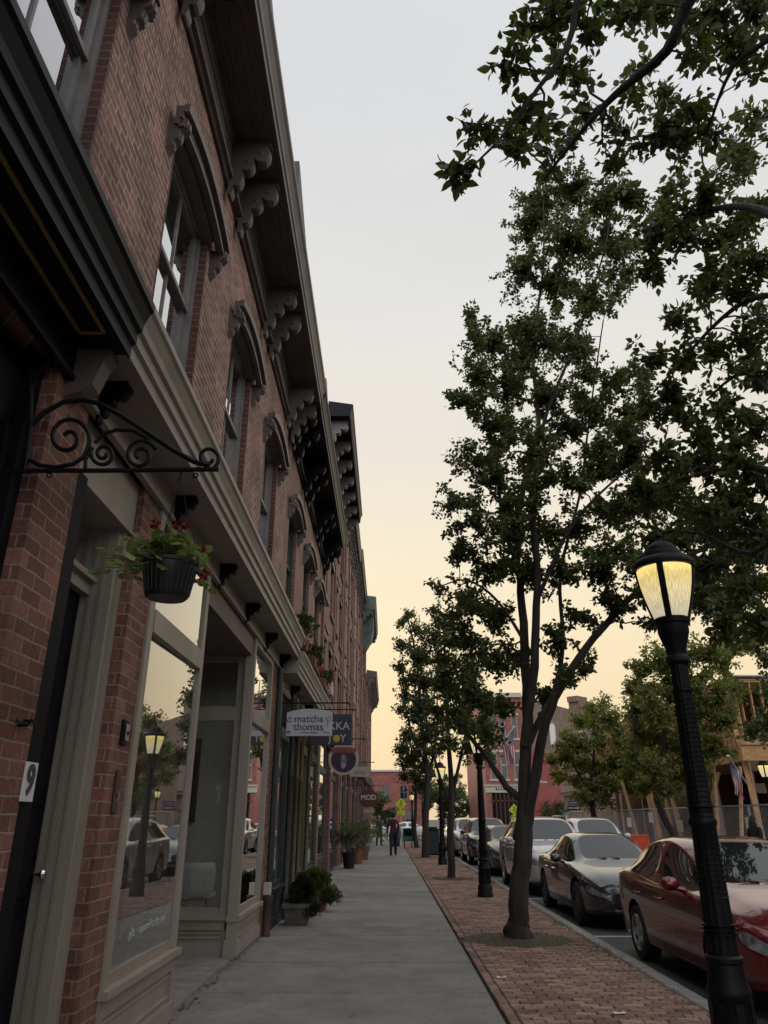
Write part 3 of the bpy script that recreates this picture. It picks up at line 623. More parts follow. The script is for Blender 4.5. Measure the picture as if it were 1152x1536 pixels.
# ------------------------------------------------------------------ foliage helpers
T_NEAR = (np.array([(0,0,0),(-.22,.2,.05),(-.31,.45,.09),(-.18,.76,.04),(0,1.05,-.12),(.18,.76,.04),(.31,.45,.09),(.22,.2,.05),(0,.5,-.01)]), [(0,8,2,1),(8,4,3,2),(0,7,6,8),(8,6,5,4)])
T_FAR = (np.array([(0,0,0),(-.34,.45,.08),(0,1,-.04),(.34,.45,.08)]), [(0,2,1),(0,3,2)])
T_BLADE = (np.array([(-.04,0,0),(.04,0,0),(-.03,.5,.05),(.03,.5,.05),(0,1,-.15)]), [(0,1,3,2),(2,3,4)])
def leaves(name, pts, size, mat, parent, tpl=T_FAR, seed=1, dirs=None, up=.35, kind=None, szvar=.35):
    P = np.array(pts, dtype=float); n = len(P); rg = np.random.default_rng(seed)
    if dirs is None:
        d = rg.normal(size=(n, 3)); d[:, 2] = d[:, 2] * .8 - .25
    else: d = np.array(dirs, dtype=float)
    d /= np.linalg.norm(d, axis=1)[:, None] + 1e-9
    nrm = rg.normal(size=(n, 3)); nrm[:, 2] += up
    sx = np.cross(d, nrm); sx /= np.linalg.norm(sx, axis=1)[:, None] + 1e-9
    nz = np.cross(sx, d)
    s = size * (1 + szvar * (rg.random(n) * 2 - 1))
    V, F = tpl; k = len(V)
    co = P[:, None, :] + s[:, None, None] * (V[None, :, 0:1] * sx[:, None, :] + V[None, :, 1:2] * d[:, None, :] + V[None, :, 2:3] * nz[:, None, :])
    co = co.reshape(-1, 3)
    loops = []; starts = []; tot = []; c = 0
    base = np.arange(n) * k
    fl = [np.array(f) for f in F]
    L = np.concatenate([np.concatenate([b[None] for b in [f]], 0) for f in [np.concatenate(fl)]], 0).reshape(-1)
    loops = (base[:, None] + L[None, :]).reshape(-1)
    lens = np.tile(np.array([len(f) for f in F]), n); st = np.concatenate([[0], np.cumsum(lens)[:-1]])
    me = bpy.data.meshes.new(name); me.vertices.add(len(co)); me.vertices.foreach_set('co', co.ravel())
    me.loops.add(len(loops)); me.loops.foreach_set('vertex_index', loops.astype(np.int32))
    me.polygons.add(len(lens)); me.polygons.foreach_set('loop_start', st.astype(np.int32)); me.polygons.foreach_set('loop_total', lens.astype(np.int32))
    me.update(calc_edges=True); me.validate(); me.materials.append(mat)
    o = bpy.data.objects.new(name, me); C.objects.link(o)
    if parent is not None:
        o.parent = parent
        if parent.get('_w'): o.location = tuple(-a for a in parent['_w'])
    if kind: o['kind'] = kind
    return o
def wiggle(a, b, n, amp, rg):
    a = Vector(a); b = Vector(b); L = (b - a).length; out = []
    off = Vector((0, 0, 0))
    for i in range(n + 1):
        t = i / n; p = a.lerp(b, t)
        if 0 < i < n: off = off * .6 + Vector((rg.gauss(0, 1), rg.gauss(0, 1), rg.gauss(0, 1))) * amp * L / n
        out.append(p + (off if i < n else Vector((0, 0, 0))))
    return out
class TreeB:
    def __init__(s, seed): s.wood = MB(); s.pts = []; s.dirs = []; s.rg = random.Random(seed); s.nodes = []
    def limb(s, pts, r0, r1, n=9, sub=4):
        P = [Vector(p) for p in pts]; out = []
        for i in range(len(P) - 1):              # catmull smoothing
            p0 = P[max(i - 1, 0)]; p1 = P[i]; p2 = P[i + 1]; p3 = P[min(i + 2, len(P) - 1)]
            for k in range(sub):
                t = k / sub; out.append(.5 * ((2 * p1) + (p2 - p0) * t + (2 * p0 - 5 * p1 + 4 * p2 - p3) * t * t + (3 * p1 - p0 - 3 * p2 + p3) * t ** 3))
        out.append(P[-1]); N_ = len(out)
        rad = [r0 + (r1 - r0) * i / (N_ - 1) for i in range(N_)]
        out = [p + Vector((s.rg.gauss(0, .12), s.rg.gauss(0, .12), 0)) * rad[i] for i, p in enumerate(out)]
        s.wood.tube(out, rad, n)
        for p, r in zip(out, rad): s.nodes.append((p, r))
    def blob(s, c, r, dens=1.0, lsz=.07, twig=.012, squash=.9, attach=None, subn=None):
        """twig from the nearest limb to the clump, sub-twigs, leaves set in rosettes along them"""
        rg = s.rg; c = Vector(c)
        cand = attach or s.nodes
        best = min(cand, key=lambda q: (q[0] - c).length + max(0, (q[0].z - c.z)) * .9)
        tw = wiggle(best[0], c, 5, .22, rg)
        r0 = min(best[1] * .6, twig * (1 + (best[0] - c).length * .5)); s.wood.tube(tw, [r0 + (.004 - r0) * i / 5 for i in range(6)], 5)
        n = subn or max(6, int(16 * (r / .4) ** 1.3))
        cov = math.pi * r * r * dens; nl = int(cov * 2.0 / (lsz * lsz * .40))
        per = max(3, nl // n)
        for i in range(n):
            d = Vector((rg.gauss(0, 1), rg.gauss(0, 1), rg.gauss(0, 1) * squash + .15)).normalized()
            L = r * (rg.uniform(.35, 1.0) if rg.random() < .6 else rg.uniform(.9, 1.35)); st = tw[rg.choice([2, 3, 4, 5, 5])]
            end = c + d * L; end.z -= 0 if rg.random() < .5 else .1 * r
            t2 = wiggle(st, end, 4, .18, rg); s.wood.tube(t2, [.005, .0045, .004, .003, .002], 4, cap=False)
            k = 0
            while k < per:
                q = rg.random() ** .7; seg = min(int(q * 4), 3); p = t2[seg].lerp(t2[seg + 1], q * 4 - seg)
                for j in range(rg.randint(3, 6)):
                    dd = Vector((rg.gauss(0, 1), rg.gauss(0, 1), rg.gauss(0, .8) - .25)).normalized()
                    s.pts.append(p + dd * rg.uniform(.1, .6) * lsz + Vector((rg.gauss(0, .35), rg.gauss(0, .35), rg.gauss(0, .35))) * lsz); s.dirs.append(dd); k += 1
    def done(s, parent, lsz, mat, tpl=T_FAR, seed=1, wname='trunk'):
        s.wood.build(wname, M['bark'], parent, smooth=True, recalc=False)
        leaves('crown', s.pts, lsz, mat, parent, tpl, seed, s.dirs)
        return len(s.pts)

def bush(parent, c, r, n, lsz, mat, seed, name='foliage', tpl=T_FAR, zs=1.0, up=.3, stems=True):
    rg = random.Random(seed); pts = []; dirs = []
    cl = []
    while len(cl) < 22:
        q = Vector((rg.uniform(-1, 1), rg.uniform(-1, 1), rg.uniform(-1, 1)))
        if q.length < 1: cl.append((Vector((q.x, q.y, q.z * zs * .85)) * r * .68, rg.uniform(.25, .42) * r))
    for i in range(n):
        k, kr = rg.choice(cl); d = Vector((rg.gauss(0, 1), rg.gauss(0, 1), rg.gauss(0, 1))).normalized(); p = k + d * kr * rg.random() ** .5
        pts.append(Vector(c) + p); dirs.append((d + p.normalized() * .8 + Vector((0, 0, .25))).normalized())
    return leaves(name, pts, lsz, mat, parent, tpl, seed, dirs, up)

# geraniums of the hanging basket
rg = random.Random(11); pts = []; dirs = []
bk = t; cx, cy, cz = hb
m = MB(); fl = MB()
for i in range(150):
    a = rg.uniform(0, 6.28); rr = min(abs(rg.gauss(0, .12)), .26); d = Vector((math.cos(a) * rr - .05, math.sin(a) * rr, rg.uniform(-.02, .15) - rr * .3))
    p = Vector((cx, cy, cz)) + d; m.tube([(cx + d.x * .3, cy + d.y * .3, cz - .01), (cx + d.x * .8, cy + d.y * .8, cz + d.z * .9), p], .0022, 4)
    for j in range(2): 
        pts.append(p + Vector((rg.gauss(0, .02), rg.gauss(0, .02), rg.gauss(0, .015)))); dirs.append((math.cos(a + j * 2), math.sin(a + j * 2), rg.uniform(-.6, .3)))
V = [(0, 0, 0)] + [(.5 * math.cos(R(-90 + 36 + k * 32)) * (1 if k % 2 else .86), .45 + .55 * math.sin(R(-90 + 36 + k * 32)) * (1 if k % 2 else .86), .07 * (k % 2)) for k in range(10)]
T_GER = (np.array(V), [(0, k, k + 1) for k in range(1, 10)])
leaves('leaves', pts, .046, M['leaf_bright'], bk, T_GER, 4, dirs, 1.2)
for u, v in ((232, 786), (275, 786), (300, 822), (307, 862), (268, 790)):
    p = at(u, v, Y=3.41 + rg.uniform(-.06, .06)); m.tube([(cx + .03, cy, cz), (Vector((cx, cy, cz)) + p) / 2 + Vector((.01, 0, .02)), p], .0025, 4)
    for k in range(14):
        d = Vector((rg.gauss(0, 1), rg.gauss(0, 1), rg.gauss(0, 1))).normalized(); c0 = p + d * .014
        s_ = d.orthogonal().normalized(); e = d.cross(s_); fl.add([c0 - d * .006, c0 + d * .006 + e * .015, c0 + d * .020, c0 + d * .006 - e * .015], [(0, 1, 2, 3)])
m.build('stems', plain('plant_stem', (.10, .09, .04), .7), bk); fl.build('petals', M['petal'], bk, recalc=False)
# security light under the cornice
t = thing('flood_lamp', 'white cylindrical flood lamp with cable under the black cornice', 'lamp', tuple(at(138, 500, Y=3.6)), world=True)
p = at(135, 500, Y=3.62); q = at(150, 515, Y=3.56); d = (Vector((.05, -.09, -.06)))
m = MB(); m.tube([p, p + d * .5, p + d, p + d * 1.02], [.034, .036, .03, .0], 14, cap=True); m.build('housing', M['whitewood'], t, smooth=True)
m = MB(); m.tube([p - d * .1, p - d * .9, p - d * .95], [.042, .042, .01], 14); m.build('rear_cap', M['black'], t, smooth=True)
m = MB(); m.tube([p - d * .5, p - d * .5 + Vector((-.02, .01, .12)), (p.x - .05, 3.66, 4.09)], .008, 6); m.tube([p + Vector((0, 0, -.02)), p + Vector((-.07, -.02, -.08)), p + Vector((-.16, -.04, -.12)), (-1.96, 3.47, p.z - .2)], .004, 6); m.build('cable', M['black'], t, smooth=True)

# ---- building 2: black cornice
B2 = thing('brick_building', 'second brick row building with black bracketed cornice and green and gold shopfront', 'building', (XW, 16, 0), world=True)
wc2 = [13.4, 16.05, 18.7]
m = MB(); shell(m, 12.25, 20.0, 4.0, 9.0, [(c - .6, c + .6, 5.1, 7.08) for c in wc2], -2.17, XW - .002); m.box(-2.2, XW + .06, 12.25, 12.6, 0, 3.9); m.box(-2.2, XW + .06, 15.2, 15.55, 0, 3.9); m.box(-2.2, XW + .10, 19.6, 20.0, 0, 3.9); m.build('wall', M['brick2'], B2)
for c in wc2:
    w = sash_window(B2, XW, c, .6, 5.1, 7.08, mat=M['green'], blind=.3); hood(w, XW, c, .6, 6.92, M['tan_dark']); sill(w, XW, c, .6, 5.08, M['tan_dark'])
big_cornice(B2, XW, 12.25, 20.0, 8.22, M['black'], [12.6, 14.75, 17.35, 19.7], bt=.13)
shop_cornice(B2, XW, 12.6, 20.0, 3.62, M['tan'], [14.0, 16.5, 19.3], M['black'])
f2 = front(XW + .06)
glazed_unit(B2, f2, 12.62, 13.9, 0, .55, 2.9, 3.62, M['green'])
glazed_unit(B2, front(XW - .5), 13.9, 15.2, 0, .2, 2.7, 3.62, M['green'], name='shop_entrance')
glazed_unit(B2, f2, 15.6, 17.2, 0, .55, 2.9, 3.62, M['olive'])
glazed_unit(B2, f2, 17.9, 19.55, 0, .55, 2.9, 3.62, M['green'])
glazed_unit(B2, front(XW - .4), 17.2, 17.9, 0, .2, 2.7, 3.62, M['navy'], name='shop_entrance')
for y in (13.95, 14.9, 15.65, 17.2):
    m = MB(); m.lathe([(.09, 0), (.09, .35), (.042, .42), (.042, 2.2), (.06, 2.24), (.042, 2.3), (.042, 2.9), (.10, 3.05), (.10, 3.6)], 14, (XW + .10, y, .02)); m.build('column', M['olive'] if y > 14.5 else M['green'], B2, smooth=True)
for y in (12.28,): 
    m = MB(); m.tube([(XW + .06, y, 3.86), (XW + .06, y, .55)], .05, 10)
    m.build('drain_pipe', M['green'], B2, smooth=True)
m = MB(); m.box(-14, -2.17, 12.25, 20, 8.9, 9.0); m.box(-14, -13.8, 12.25, 20, 0, 8.9); m.box(-13.8, -2.2, 12.25, 12.35, 0, 3.9); m.box(-5, -4.9, 12.4, 19.9, 0, 3.9); m.box(-13.8, -2.17, 12.25, 20, 3.9, 4.0); m.build('roof_and_rear', M['roof'], B2)
for y in (16.6, ):
    m = MB(); m.prism([(y - 1, 9.2), (y + 1, 9.2), (y + 1, 10.6), (y - .8, 11.7), (y - 1, 11.7)], -4, -1.52, lambda p, q, r: (r, p, q)); m.build('dormer', M['slate'], B2)
# boot pipe + white box at its foot
t = thing('downpipe_shoe', 'brown iron downpipe shoe with small white box on top at the shopfront corner', 'drain pipe', (XW + .05, 11.95, 0), world=True)
m = MB(); m.lathe([(.06, 0), (.065, .03), (.055, .05), (.06, .42), (.075, .46), (.075, .52), (.06, .53)], 14, (XW + .10, 11.98, 0)); m.build('pipe', M['brown_pipe'], t, smooth=True)
m = MB(); m.box(XW + .04, XW + .14, 11.92, 12.04, .53, .69); m.build('box', M['cream'], t, bevel=.006)
# window boxes of flowers
for i, (u, v, Y) in enumerate(((440, 935, 13.4), (470, 985, 16.05), (487, 1020, 18.7))):
    t = thing('window_box', ['window box of ferns and red flowers below the nearest black-hooded window', 'window box of ferns and red flowers below the middle green window', 'window box of ferns and red flowers below the last green window'][i], 'window box', (XW + .2, Y, 4.6), group='flower boxes on the shop cornice', world=True)
    m = MB(); m.box(XW + .10, XW + .32, Y - .6, Y + .6, 4.5, 4.72); m.build('trough', M['darkwood'], t)
    for j, dy in enumerate((-.35, .05, .4)): pass
    bush(t, (XW + .24, Y, 4.86), .27, 420, .08, M['leaf_far'], 30 + i, 'foliage')
    rg = random.Random(i); fl = MB()
    for k in range(34):
        c0 = Vector((XW + .36 + rg.gauss(0, .05), Y + rg.gauss(0, .22), 4.58 + rg.gauss(0, .12))); fl.ball(c0, rg.uniform(.012, .024), 3)
    fl.build('petals', M['petal'], t)

# ---- buildings 3..7
def row_building(label, y0, y1, xw, H, wallm, trim, nf, wins, zs0, brk=True, proj=.55, cmat=None, shop=M['navy'], arched=False, piers=2, pair=True, grp=None, fasc=.4, bmat=None):
    B = thing('brick_building', label, 'building', (xw, (y0 + y1) / 2, 0), world=True)
    fl0 = 4.0; fh = (H - fl0 - .9) / nf; ops = []; ws = []
    for i in range(wins):
        c = y0 + (y1 - y0) * (i + .5) / wins
        for k in range(nf): z = fl0 + k * fh + .75; ops.append((c - .5, c + .5, z, z + fh * .58)); ws.append((c, z, z + fh * .58))
    m = MB(); shell(m, y0, y1, fl0, H, ops, xw - .3, xw)
    pw = .45
    for i in range(piers + 1):
        c = y0 + (y1 - y0 - pw) * i / piers; m.box(xw - .4, xw + .05, c, c + pw, 0, fl0); m.box(xw + .0, xw + .07, c, c + pw * .8, fl0 + .02, H - .6)
    m.build('wall', wallm, B)
    for c, a, b_ in ws:
        w = sash_window(B, xw, c, .5, a, b_, mat=trim, blind=.4)
        mm = MB(); mm.box(xw - .1, xw + .05, c - .6, c + .6, b_, b_ + .2); mm.box(xw - .1, xw + .09, c - .62, c + .62, b_ + .2, b_ + .27); mm.build('lintel', M['tan_dark'], w)
        mm = MB(); mm.box(xw - .1, xw + .07, c - .6, c + .6, a - .1, a); mm.build('sill', M['tan_dark'], w)
    bl = [y0 + .4 + (y1 - y0 - .8) * i / max(1, int((y1 - y0) / 1.5)) for i in range(int((y1 - y0) / 1.5) + 1)] if brk else []
    if bl: big_cornice(B, xw, y0, y1, H - .9, cmat or trim, bl, proj=proj, fas=fasc, bmat=bmat, bt=.14 if pair else .2, pair=pair)
    shop_cornice(B, xw, y0 + .01, y1 - .01, 3.55, cmat or trim, [], trim)
    for i in range(piers):
        a = y0 + (y1 - y0 - pw) * i / piers + pw; b_ = y0 + (y1 - y0 - pw) * (i + 1) / piers; mid = a + (b_ - a) * .62
        glazed_unit(B, front(xw + .02), a, mid, 0, .6, 2.8, 3.55, shop); glazed_unit(B, front(xw - .5), mid, b_, 0, .25, 2.5, 3.55, shop, name='shop_entrance')
    m = MB(); m.box(xw - 12, xw - .3, y0, y1, H - .1, H); m.box(xw - 12, xw - 11.8, y0, y1, 0, H - .1); m.box(xw - 11.8, xw - .3, y0, y0 + .2, fl0, H - .1); m.box(xw - 11.8, xw - .3, y1 - .2, y1, 0, H - .1); m.box(xw - 4, xw - 3.9, y0 + .2, y1 - .2, 0, fl0); m.box(xw - 11.8, xw - .3, y0 + .2, y1 - .2, fl0 - .1, fl0); m.build('roof_and_rear', wallm, B)
    return B
B3 = row_building('tall brick row building whose deep eaves rest on pale grey brackets', 20.0, 29.0, XW, 13.5, M['brick3'], M['sash'], 3, 4, 0, proj=.66, cmat=M['black'], bmat=M['sash'], pair=False)
B4 = row_building('rust brick row building with plain dark parapet beyond the deep eaves', 29.0, 36.5, XW + .05, 14.2, M['brick2'], M['tan_dark'], 3, 3, 0, proj=.35, shop=M['green'], cmat=M['cornice'])
B5 = row_building('brick row building with brown cornice next to the green corner bay', 36.5, 45.5, XW + .1, 14.6, M['brick'], M['tan_dark'], 3, 3, 0, proj=.35, cmat=M['cornice'])
B6 = row_building('corner brick building topped by a verdigris green copper cornice', 45.5, 54, XW + .2, 14.2, M['brick3'], M['tan_dark'], 3, 3, 0, proj=.8, cmat=M['copper'], fasc=.8)
m = MB(); m.prism([(0, 14.9), (.9, 14.9), (.9, 14.4), (.72, 14.2), (.72, 12.8), (.6, 12.2), (.25, 11.6), (0, 11.4)], 46.4, 47.8, lambda p, q, r: (XW + .2 + p, r, q)); m.build('oriel', M['copper'], B6)
B7 = row_building('last brick row building of the terrace with brown bracketed cornice at the crossing', 54, 68, XW + .3, 11.4, M['brick'], M['tan_dark'], 2, 5, 0, proj=.65, cmat=M['tan_dark'], piers=3)
# A/C unit
t = thing('air_conditioner', 'pale window air conditioner sticking out above the shop cornice', 'air conditioner', (XW + .1, 21.2, 5.0), world=True)
m = MB(); m.box(XW - .1, XW + .28, 20.95, 21.5, 4.78, 5.15); m.build('casing', M['signwhite'], t, bevel=.01)
m = MB()
for i in range(7): m.box(XW + .28, XW + .285, 21.0, 21.45, 4.82 + i * .045, 4.845 + i * .045)
m.build('grille', M['galv'], t)

# ---- hanging signs
def rod(par, Y, x1, z, zt=None, x0=XW):
    m = MB(); m.tube([(x0, Y, z), (x1, Y, z)], .012, 8); m.lathe([(.001, 0), (.04, 0), (.04, .012), (.001, .012)], 10, M=lambda a, b, c: (x0 + c, Y + a, z + b)); m.ball((x1, Y, z), .02, 6)
    m.tube([(x0, Y, z + .3), (x0 + (x1 - x0) * .55, Y, z)], .006, 6); return m.build('rod', M['iron'], par, smooth=True)
def chains(par, Y, xs, z0, z1):
    m = MB()
    for x in xs: m.tube([(x, Y, z0), (x, Y, z1)], .005, 5)
    return m.build('chain', M['iron'], par)
def plate(par, name, poly, Y, th, mat, bev=.004):
    m = MB(); m.prism(poly, Y - th / 2, Y + th / 2, lambda p, q, r: (p, r, q)); return m.build(name, mat, par, bevel=bev)
Y = 12.7; x0, x1, z0, z1 = -1.70, -.93, 2.82, 3.20
t = thing('hanging_sign', 'white hanging sign lettered matcha thomas on an iron rod', 'sign', (XW, Y, 3.3), world=True)
poly = [(x0, z0), (x1, z0), (x1, z1)] + [(x1 + (x0 - x1) * i / 10, z1 + .06 * math.sin(math.pi * i / 10) ** .7) for i in range(1, 10)] + [(x0, z1)]
plate(t, 'board', poly, Y, .03, M['signwhite'])
fx = lambda cx, cz: (lambda x, y, z: (cx + x, Y - .0175 - z, cz + y))
xc = (x0 + x1) / 2
fnt('matcha', .165, fx(xc - .01, 3.095), M['ink'], t, off=.001, sp=1.02); fnt('thomas', .165, fx(xc - .01, 2.965), M['ink'], t, off=.001, sp=1.02); fnt('a wellness teahouse', .038, fx(xc, 2.875), M['ink'], t)
m = MB()
def ln(pts): m.tube([(xc + a, Y - .018, 3.0 + b) for a, b in pts], .005, 4)
ln([(-.335 + .035 * math.cos(a), .075 + .03 * math.sin(a)) for a in [i * .6 for i in range(11)]]); ln([(-.34, .1), (-.33, .14), (-.31, .1)]); ln([(-.34 + .03 * math.cos(a), -.12 + .022 * math.sin(a)) for a in [i * .6 for i in range(11)]]); ln([(-.36, -.11), (-.32, -.11)])
ln([(.22, -.115), (.235, -.10), (.25, -.12), (.27, -.105), (.29, -.13), (.31, -.115), (.33, -.14)]); ln([(.30, -.04), (.31, .06), (.28, .1), (.33, .14)]); ln([(.31, .04), (.35, .07), (.345, .11)])
m.build('drawing', M['ink'], t)
rod(t, Y, -.68, 3.36); chains(t, Y, (x0 + .13, x1 - .13), 3.36, 3.22)
Y = 16.2; t = thing('hanging_sign', 'dark grey square sign lettered KKA JOY with a yellow O, behind the white one', 'sign', (XW, Y, 3.5), world=True)
plate(t, 'board', [(-1.62, 2.98), (-.77, 2.98), (-.77, 3.62), (-1.62, 3.62)], Y, .04, M['navy'])
fnt('KKA', .23, lambda x, y, z: (-1.04 + x, Y - .022 - z, 3.37 + y), M['signwhite'], t, off=.002); fnt('J   Y', .22, lambda x, y, z: (-1.07 + x, Y - .022 - z, 3.12 + y), M['signwhite'], t, off=.002)
m = MB(); m.lathe([(.001, .003), (.075, .003), (.075, 0)], 20, M=lambda a, b, c: (-1.085 + a, Y - .022 - c, 3.12 + b)); m.build('disc', plain('yellow_disc', (.6, .42, .06), .6), t)
rod(t, Y, -.70, 3.72); chains(t, Y, (-1.5, -.9), 3.72, 3.62)
Y = 20.2; t = thing('hanging_sign', 'round hanging sign with purple open hand in a dark cauldron ringed in white', 'sign', (XW, Y, 3.3), world=True)
cxs, czs = -1.16, 2.99
circ = lambda r, n=32, sx=1: [(cxs + r * sx * math.cos(2 * math.pi * i / n), czs + r * math.sin(2 * math.pi * i / n)) for i in range(n)]
plate(t, 'board', circ(.40), Y, .04, M['cream'])
plate(t, 'cauldron', [(cxs + .33 * math.cos(a) * (1 - .12 * max(0, math.sin(a)) ** 3), czs - .02 + .31 * math.sin(a)) for a in [i * .2 for i in range(32)]], Y - .022, .006, plain('plum_paint', (.05, .02, .045), .6), 0)
plate(t, 'rim', [(cxs - .32, czs + .16), (cxs + .32, czs + .16), (cxs + .35, czs + .24), (cxs + .2, czs + .30), (cxs - .2, czs + .30), (cxs - .35, czs + .24)], Y - .027, .006, plain('brick_red_paint', (.25, .06, .05), .6), 0)
m = MB(); pl = lambda a, z0_, a2, z2, w: m.beam((cxs + a, Y - .031, czs + z0_), (cxs + a2, Y - .031, czs + z2), w, .006)
pl(0, -.12, 0, .12, .035); pl(-.045, -.12, -.045, .09, .03); pl(.045, -.12, .045, .09, .03); pl(-.05, -.14, -.11, .0, .03); pl(.05, -.14, .11, .0, .03); m.prism([(cxs - .07, czs - .1), (cxs + .07, czs - .1), (cxs + .06, czs - .2), (cxs, czs - .24), (cxs - .06, czs - .2)], Y - .034, Y - .028, lambda p, q, r: (p, r, q)); m.build('hand_emblem', plain('lilac_paint', (.30, .22, .42), .6), t)
m = MB(); m.lathe([(.03, .003), (.045, .003), (.045, 0), (.03, 0)], 16, M=lambda a, b, c: (cxs + a, Y - .036 - c, czs - .14 + b)); m.build('eye_ring', M['signwhite'], t)
rod(t, Y, -.62, 3.5); chains(t, Y, (-1.35, -.97), 3.5, 3.33)
Y = 25.2; t = thing('hanging_sign', 'small cream rectangular hanging sign beyond the round one', 'sign', (XW, Y, 3.2), world=True)
plate(t, 'board', [(-1.24, 2.80), (-.60, 2.80), (-.60, 3.11), (-1.24, 3.11)], Y, .04, M['cream']); m = MB(); m.box(-1.08, -.76, Y - .026, Y - .02, 2.95, 2.965); m.box(-1.12, -.72, Y - .026, Y - .02, 2.90, 2.912); m.build('rule', M['tan_dark'], t); rod(t, Y, -.45, 3.25); chains(t, Y, (-1.15, -.7), 3.25, 3.11)
Y = 32.2; t = thing('hanging_sign', 'dark red octagonal hanging sign lettered MOD in white', 'sign', (XW, Y, 2.6), world=True)
cxs, czs = -.80, 2.33
plate(t, 'board', [(cxs + .41 * math.cos(R(22.5 + 45 * i)), czs + .37 * math.sin(R(22.5 + 45 * i))) for i in range(8)], Y, .05, M['maroon'], .01); fnt('MOD', .27, lambda x, y, z: (cxs + x, Y - .028 - z, czs + .02 + y), M['signwhite'], t, off=.004)
m = MB(); m.box(cxs - .2, cxs + .25, Y - .02, Y + .02, czs - .56, czs - .42); m.build('lower_board', M['tan'], t); rod(t, Y, -.35, 2.82, x0=XW + .05); chains(t, Y, (-1.0, -.6), 2.82, 2.68)
# window lettering
t = tag(fnt('gifts + apparel for the soul', .085, lambda x, y, z: (XW + .006 + z, 6.42 + x, .80 + y + x * .02), M['signwhite'], None, 'window_lettering', ext=.001, off=-.001), 'white script lettering on the lower part of the nearest taupe shop window', 'lettering')
m = MB(); cxg, czg = -2.18, 1.86
for p in ([(-.05, .07), (.05, .07), (0, -.01), (-.05, .07)], [(0, -.01), (0, -.10)], [(-.035, -.10), (.035, -.10)], [(-.03, .04), (.03, .04)]): m.tube([(cxg + a, 10.125, czg + b) for a, b in p], .004, 4)
tag(m.build('window_decal', M['signwhite']), 'white cocktail glass decal on the recessed shop window pane', 'decal')
# white chair and table in the shop
m = MB(); m.box(-3.0, -1.99, 10.2, 11.75, .04, .15); m.build('display_platform', M['roomfloor'], B1)
t = thing('cafe_chair', 'white shell chair with wooden legs inside the shop window', 'chair', (-2.48, 10.62, .17), R(12))
n = 9; vs = []
for i in range(10):
    q = i / 9
    for j in range(n):
        s_ = j / (n - 1) * 2 - 1
        if q < .5: y, z = .22 - q * .8, .44 - .03 * math.sin(q * 6.28) + .05 * s_ ** 4
        else: y, z = -.18 - (q - .5) * .2, .44 + (q - .5) * .84
        vs.append((s_ * ((.25 if q < .45 else .19 + .12 * (q - .45)) - .0 * abs(q - .5) - (.05 * max(0, q - .86) / .14 if q > .86 else 0)), y + (.06 * s_ * s_ if q > .5 else 0), z))
m = MB(); m.add(vs, [(i * n + j, i * n + j + 1, (i + 1) * n + j + 1, (i + 1) * n + j) for i in range(9) for j in range(n - 1)]); o = m.build('seat_shell', M['whitewood'], t, smooth=True); md = o.modifiers.new('s', 'SOLIDIFY'); md.thickness = .012
for sx, sy in ((-1, -1), (1, -1), (-1, 1), (1, 1)): m = MB(); m.tube([(sx * .14, sy * .14, .42), (sx * .24, sy * .22, 0)], [.02, .014], 8); m.build('leg', M['wood'], t)
t = thing('cafe_table', 'small round white table inside the shop window beside the chair', 'table', (-2.95, 11.35, .16)); m = MB(); m.lathe([(.001, .72), (.33, .72), (.34, .735), (.33, .75), (.001, .75)], 28); m.build('table_top', M['whitewood'], t, smooth=True)
m = MB(); m.lathe([(.22, 0), (.2, .02), (.03, .04), (.025, .7), (.1, .72)], 20); m.build('pedestal', M['whitewood'], t, smooth=True)
m = MB(); m.box(-1.98, -1.9, 5.62, 5.72, .0, .09); tag(m.build('floor_block', M['stone'], bevel=.008), 'small pale block on the ground below the nearest taupe shop window', 'block')
# ------------------------------------------------------------------ planters
def tub(par, x, y, r0, r1, h, mat, n=20, sq=False):
    m = MB()
    if sq:
        vs = [(x - r0, y - r0, 0), (x + r0, y - r0, 0), (x + r0, y + r0, 0), (x - r0, y + r0, 0), (x - r1, y - r1, h), (x + r1, y - r1, h), (x + r1, y + r1, h), (x - r1, y + r1, h)]
        m.add(vs, [(3, 2, 1, 0), (0, 1, 5, 4), (1, 2, 6, 5), (2, 3, 7, 6), (3, 0, 4, 7), (4, 5, 6, 7)]); m.box(x - r1 - .02, x + r1 + .02, y - r1 - .02, y + r1 + .02, h - .06, h + .005)
        return m.build('tub', mat, par, bevel=.008)
    m.lathe([(.001, 0), (r0, 0), (r1, h - .05), (r1 + .02, h - .05), (r1 + .02, h), (r1 - .02, h), (r1 - .03, h - .06), (.001, h - .06)], n, (x, y, 0)); return m.build('tub', mat, par, smooth=True)
t = thing('planter', 'square concrete planter overflowing with a dark brownish shrub at the shopfront', 'planter', (-1.45, 13.3, 0), world=True)
tub(t, -1.45, 13.3, .17, .215, .3, plain('mossy_concrete', (.105, .10, .085), .9, noise_amt=.4, bump=.4), sq=True); bush(t, (-1.42, 13.3, .47), .31, 8000, .035, M['leaf_dark'], 51); bush(t, (-1.2, 13.15, .24), .17, 900, .035, M['leaf_dark'], 52, 'trailing_stems')
t = thing('planter', 'low planter with a feathery green shrub behind the dark one', 'planter', (-1.3, 15.3, 0), world=True)
tub(t, -1.35, 15.3, .2, .25, .34, M['terracotta']); bush(t, (-1.38, 15.3, .44), .29, 5000, .075, M['grassl'], 53); bush(t, (-1.05, 15.05, .25), .22, 800, .05, M['leaf_far'], 54, 'trailing_stems')
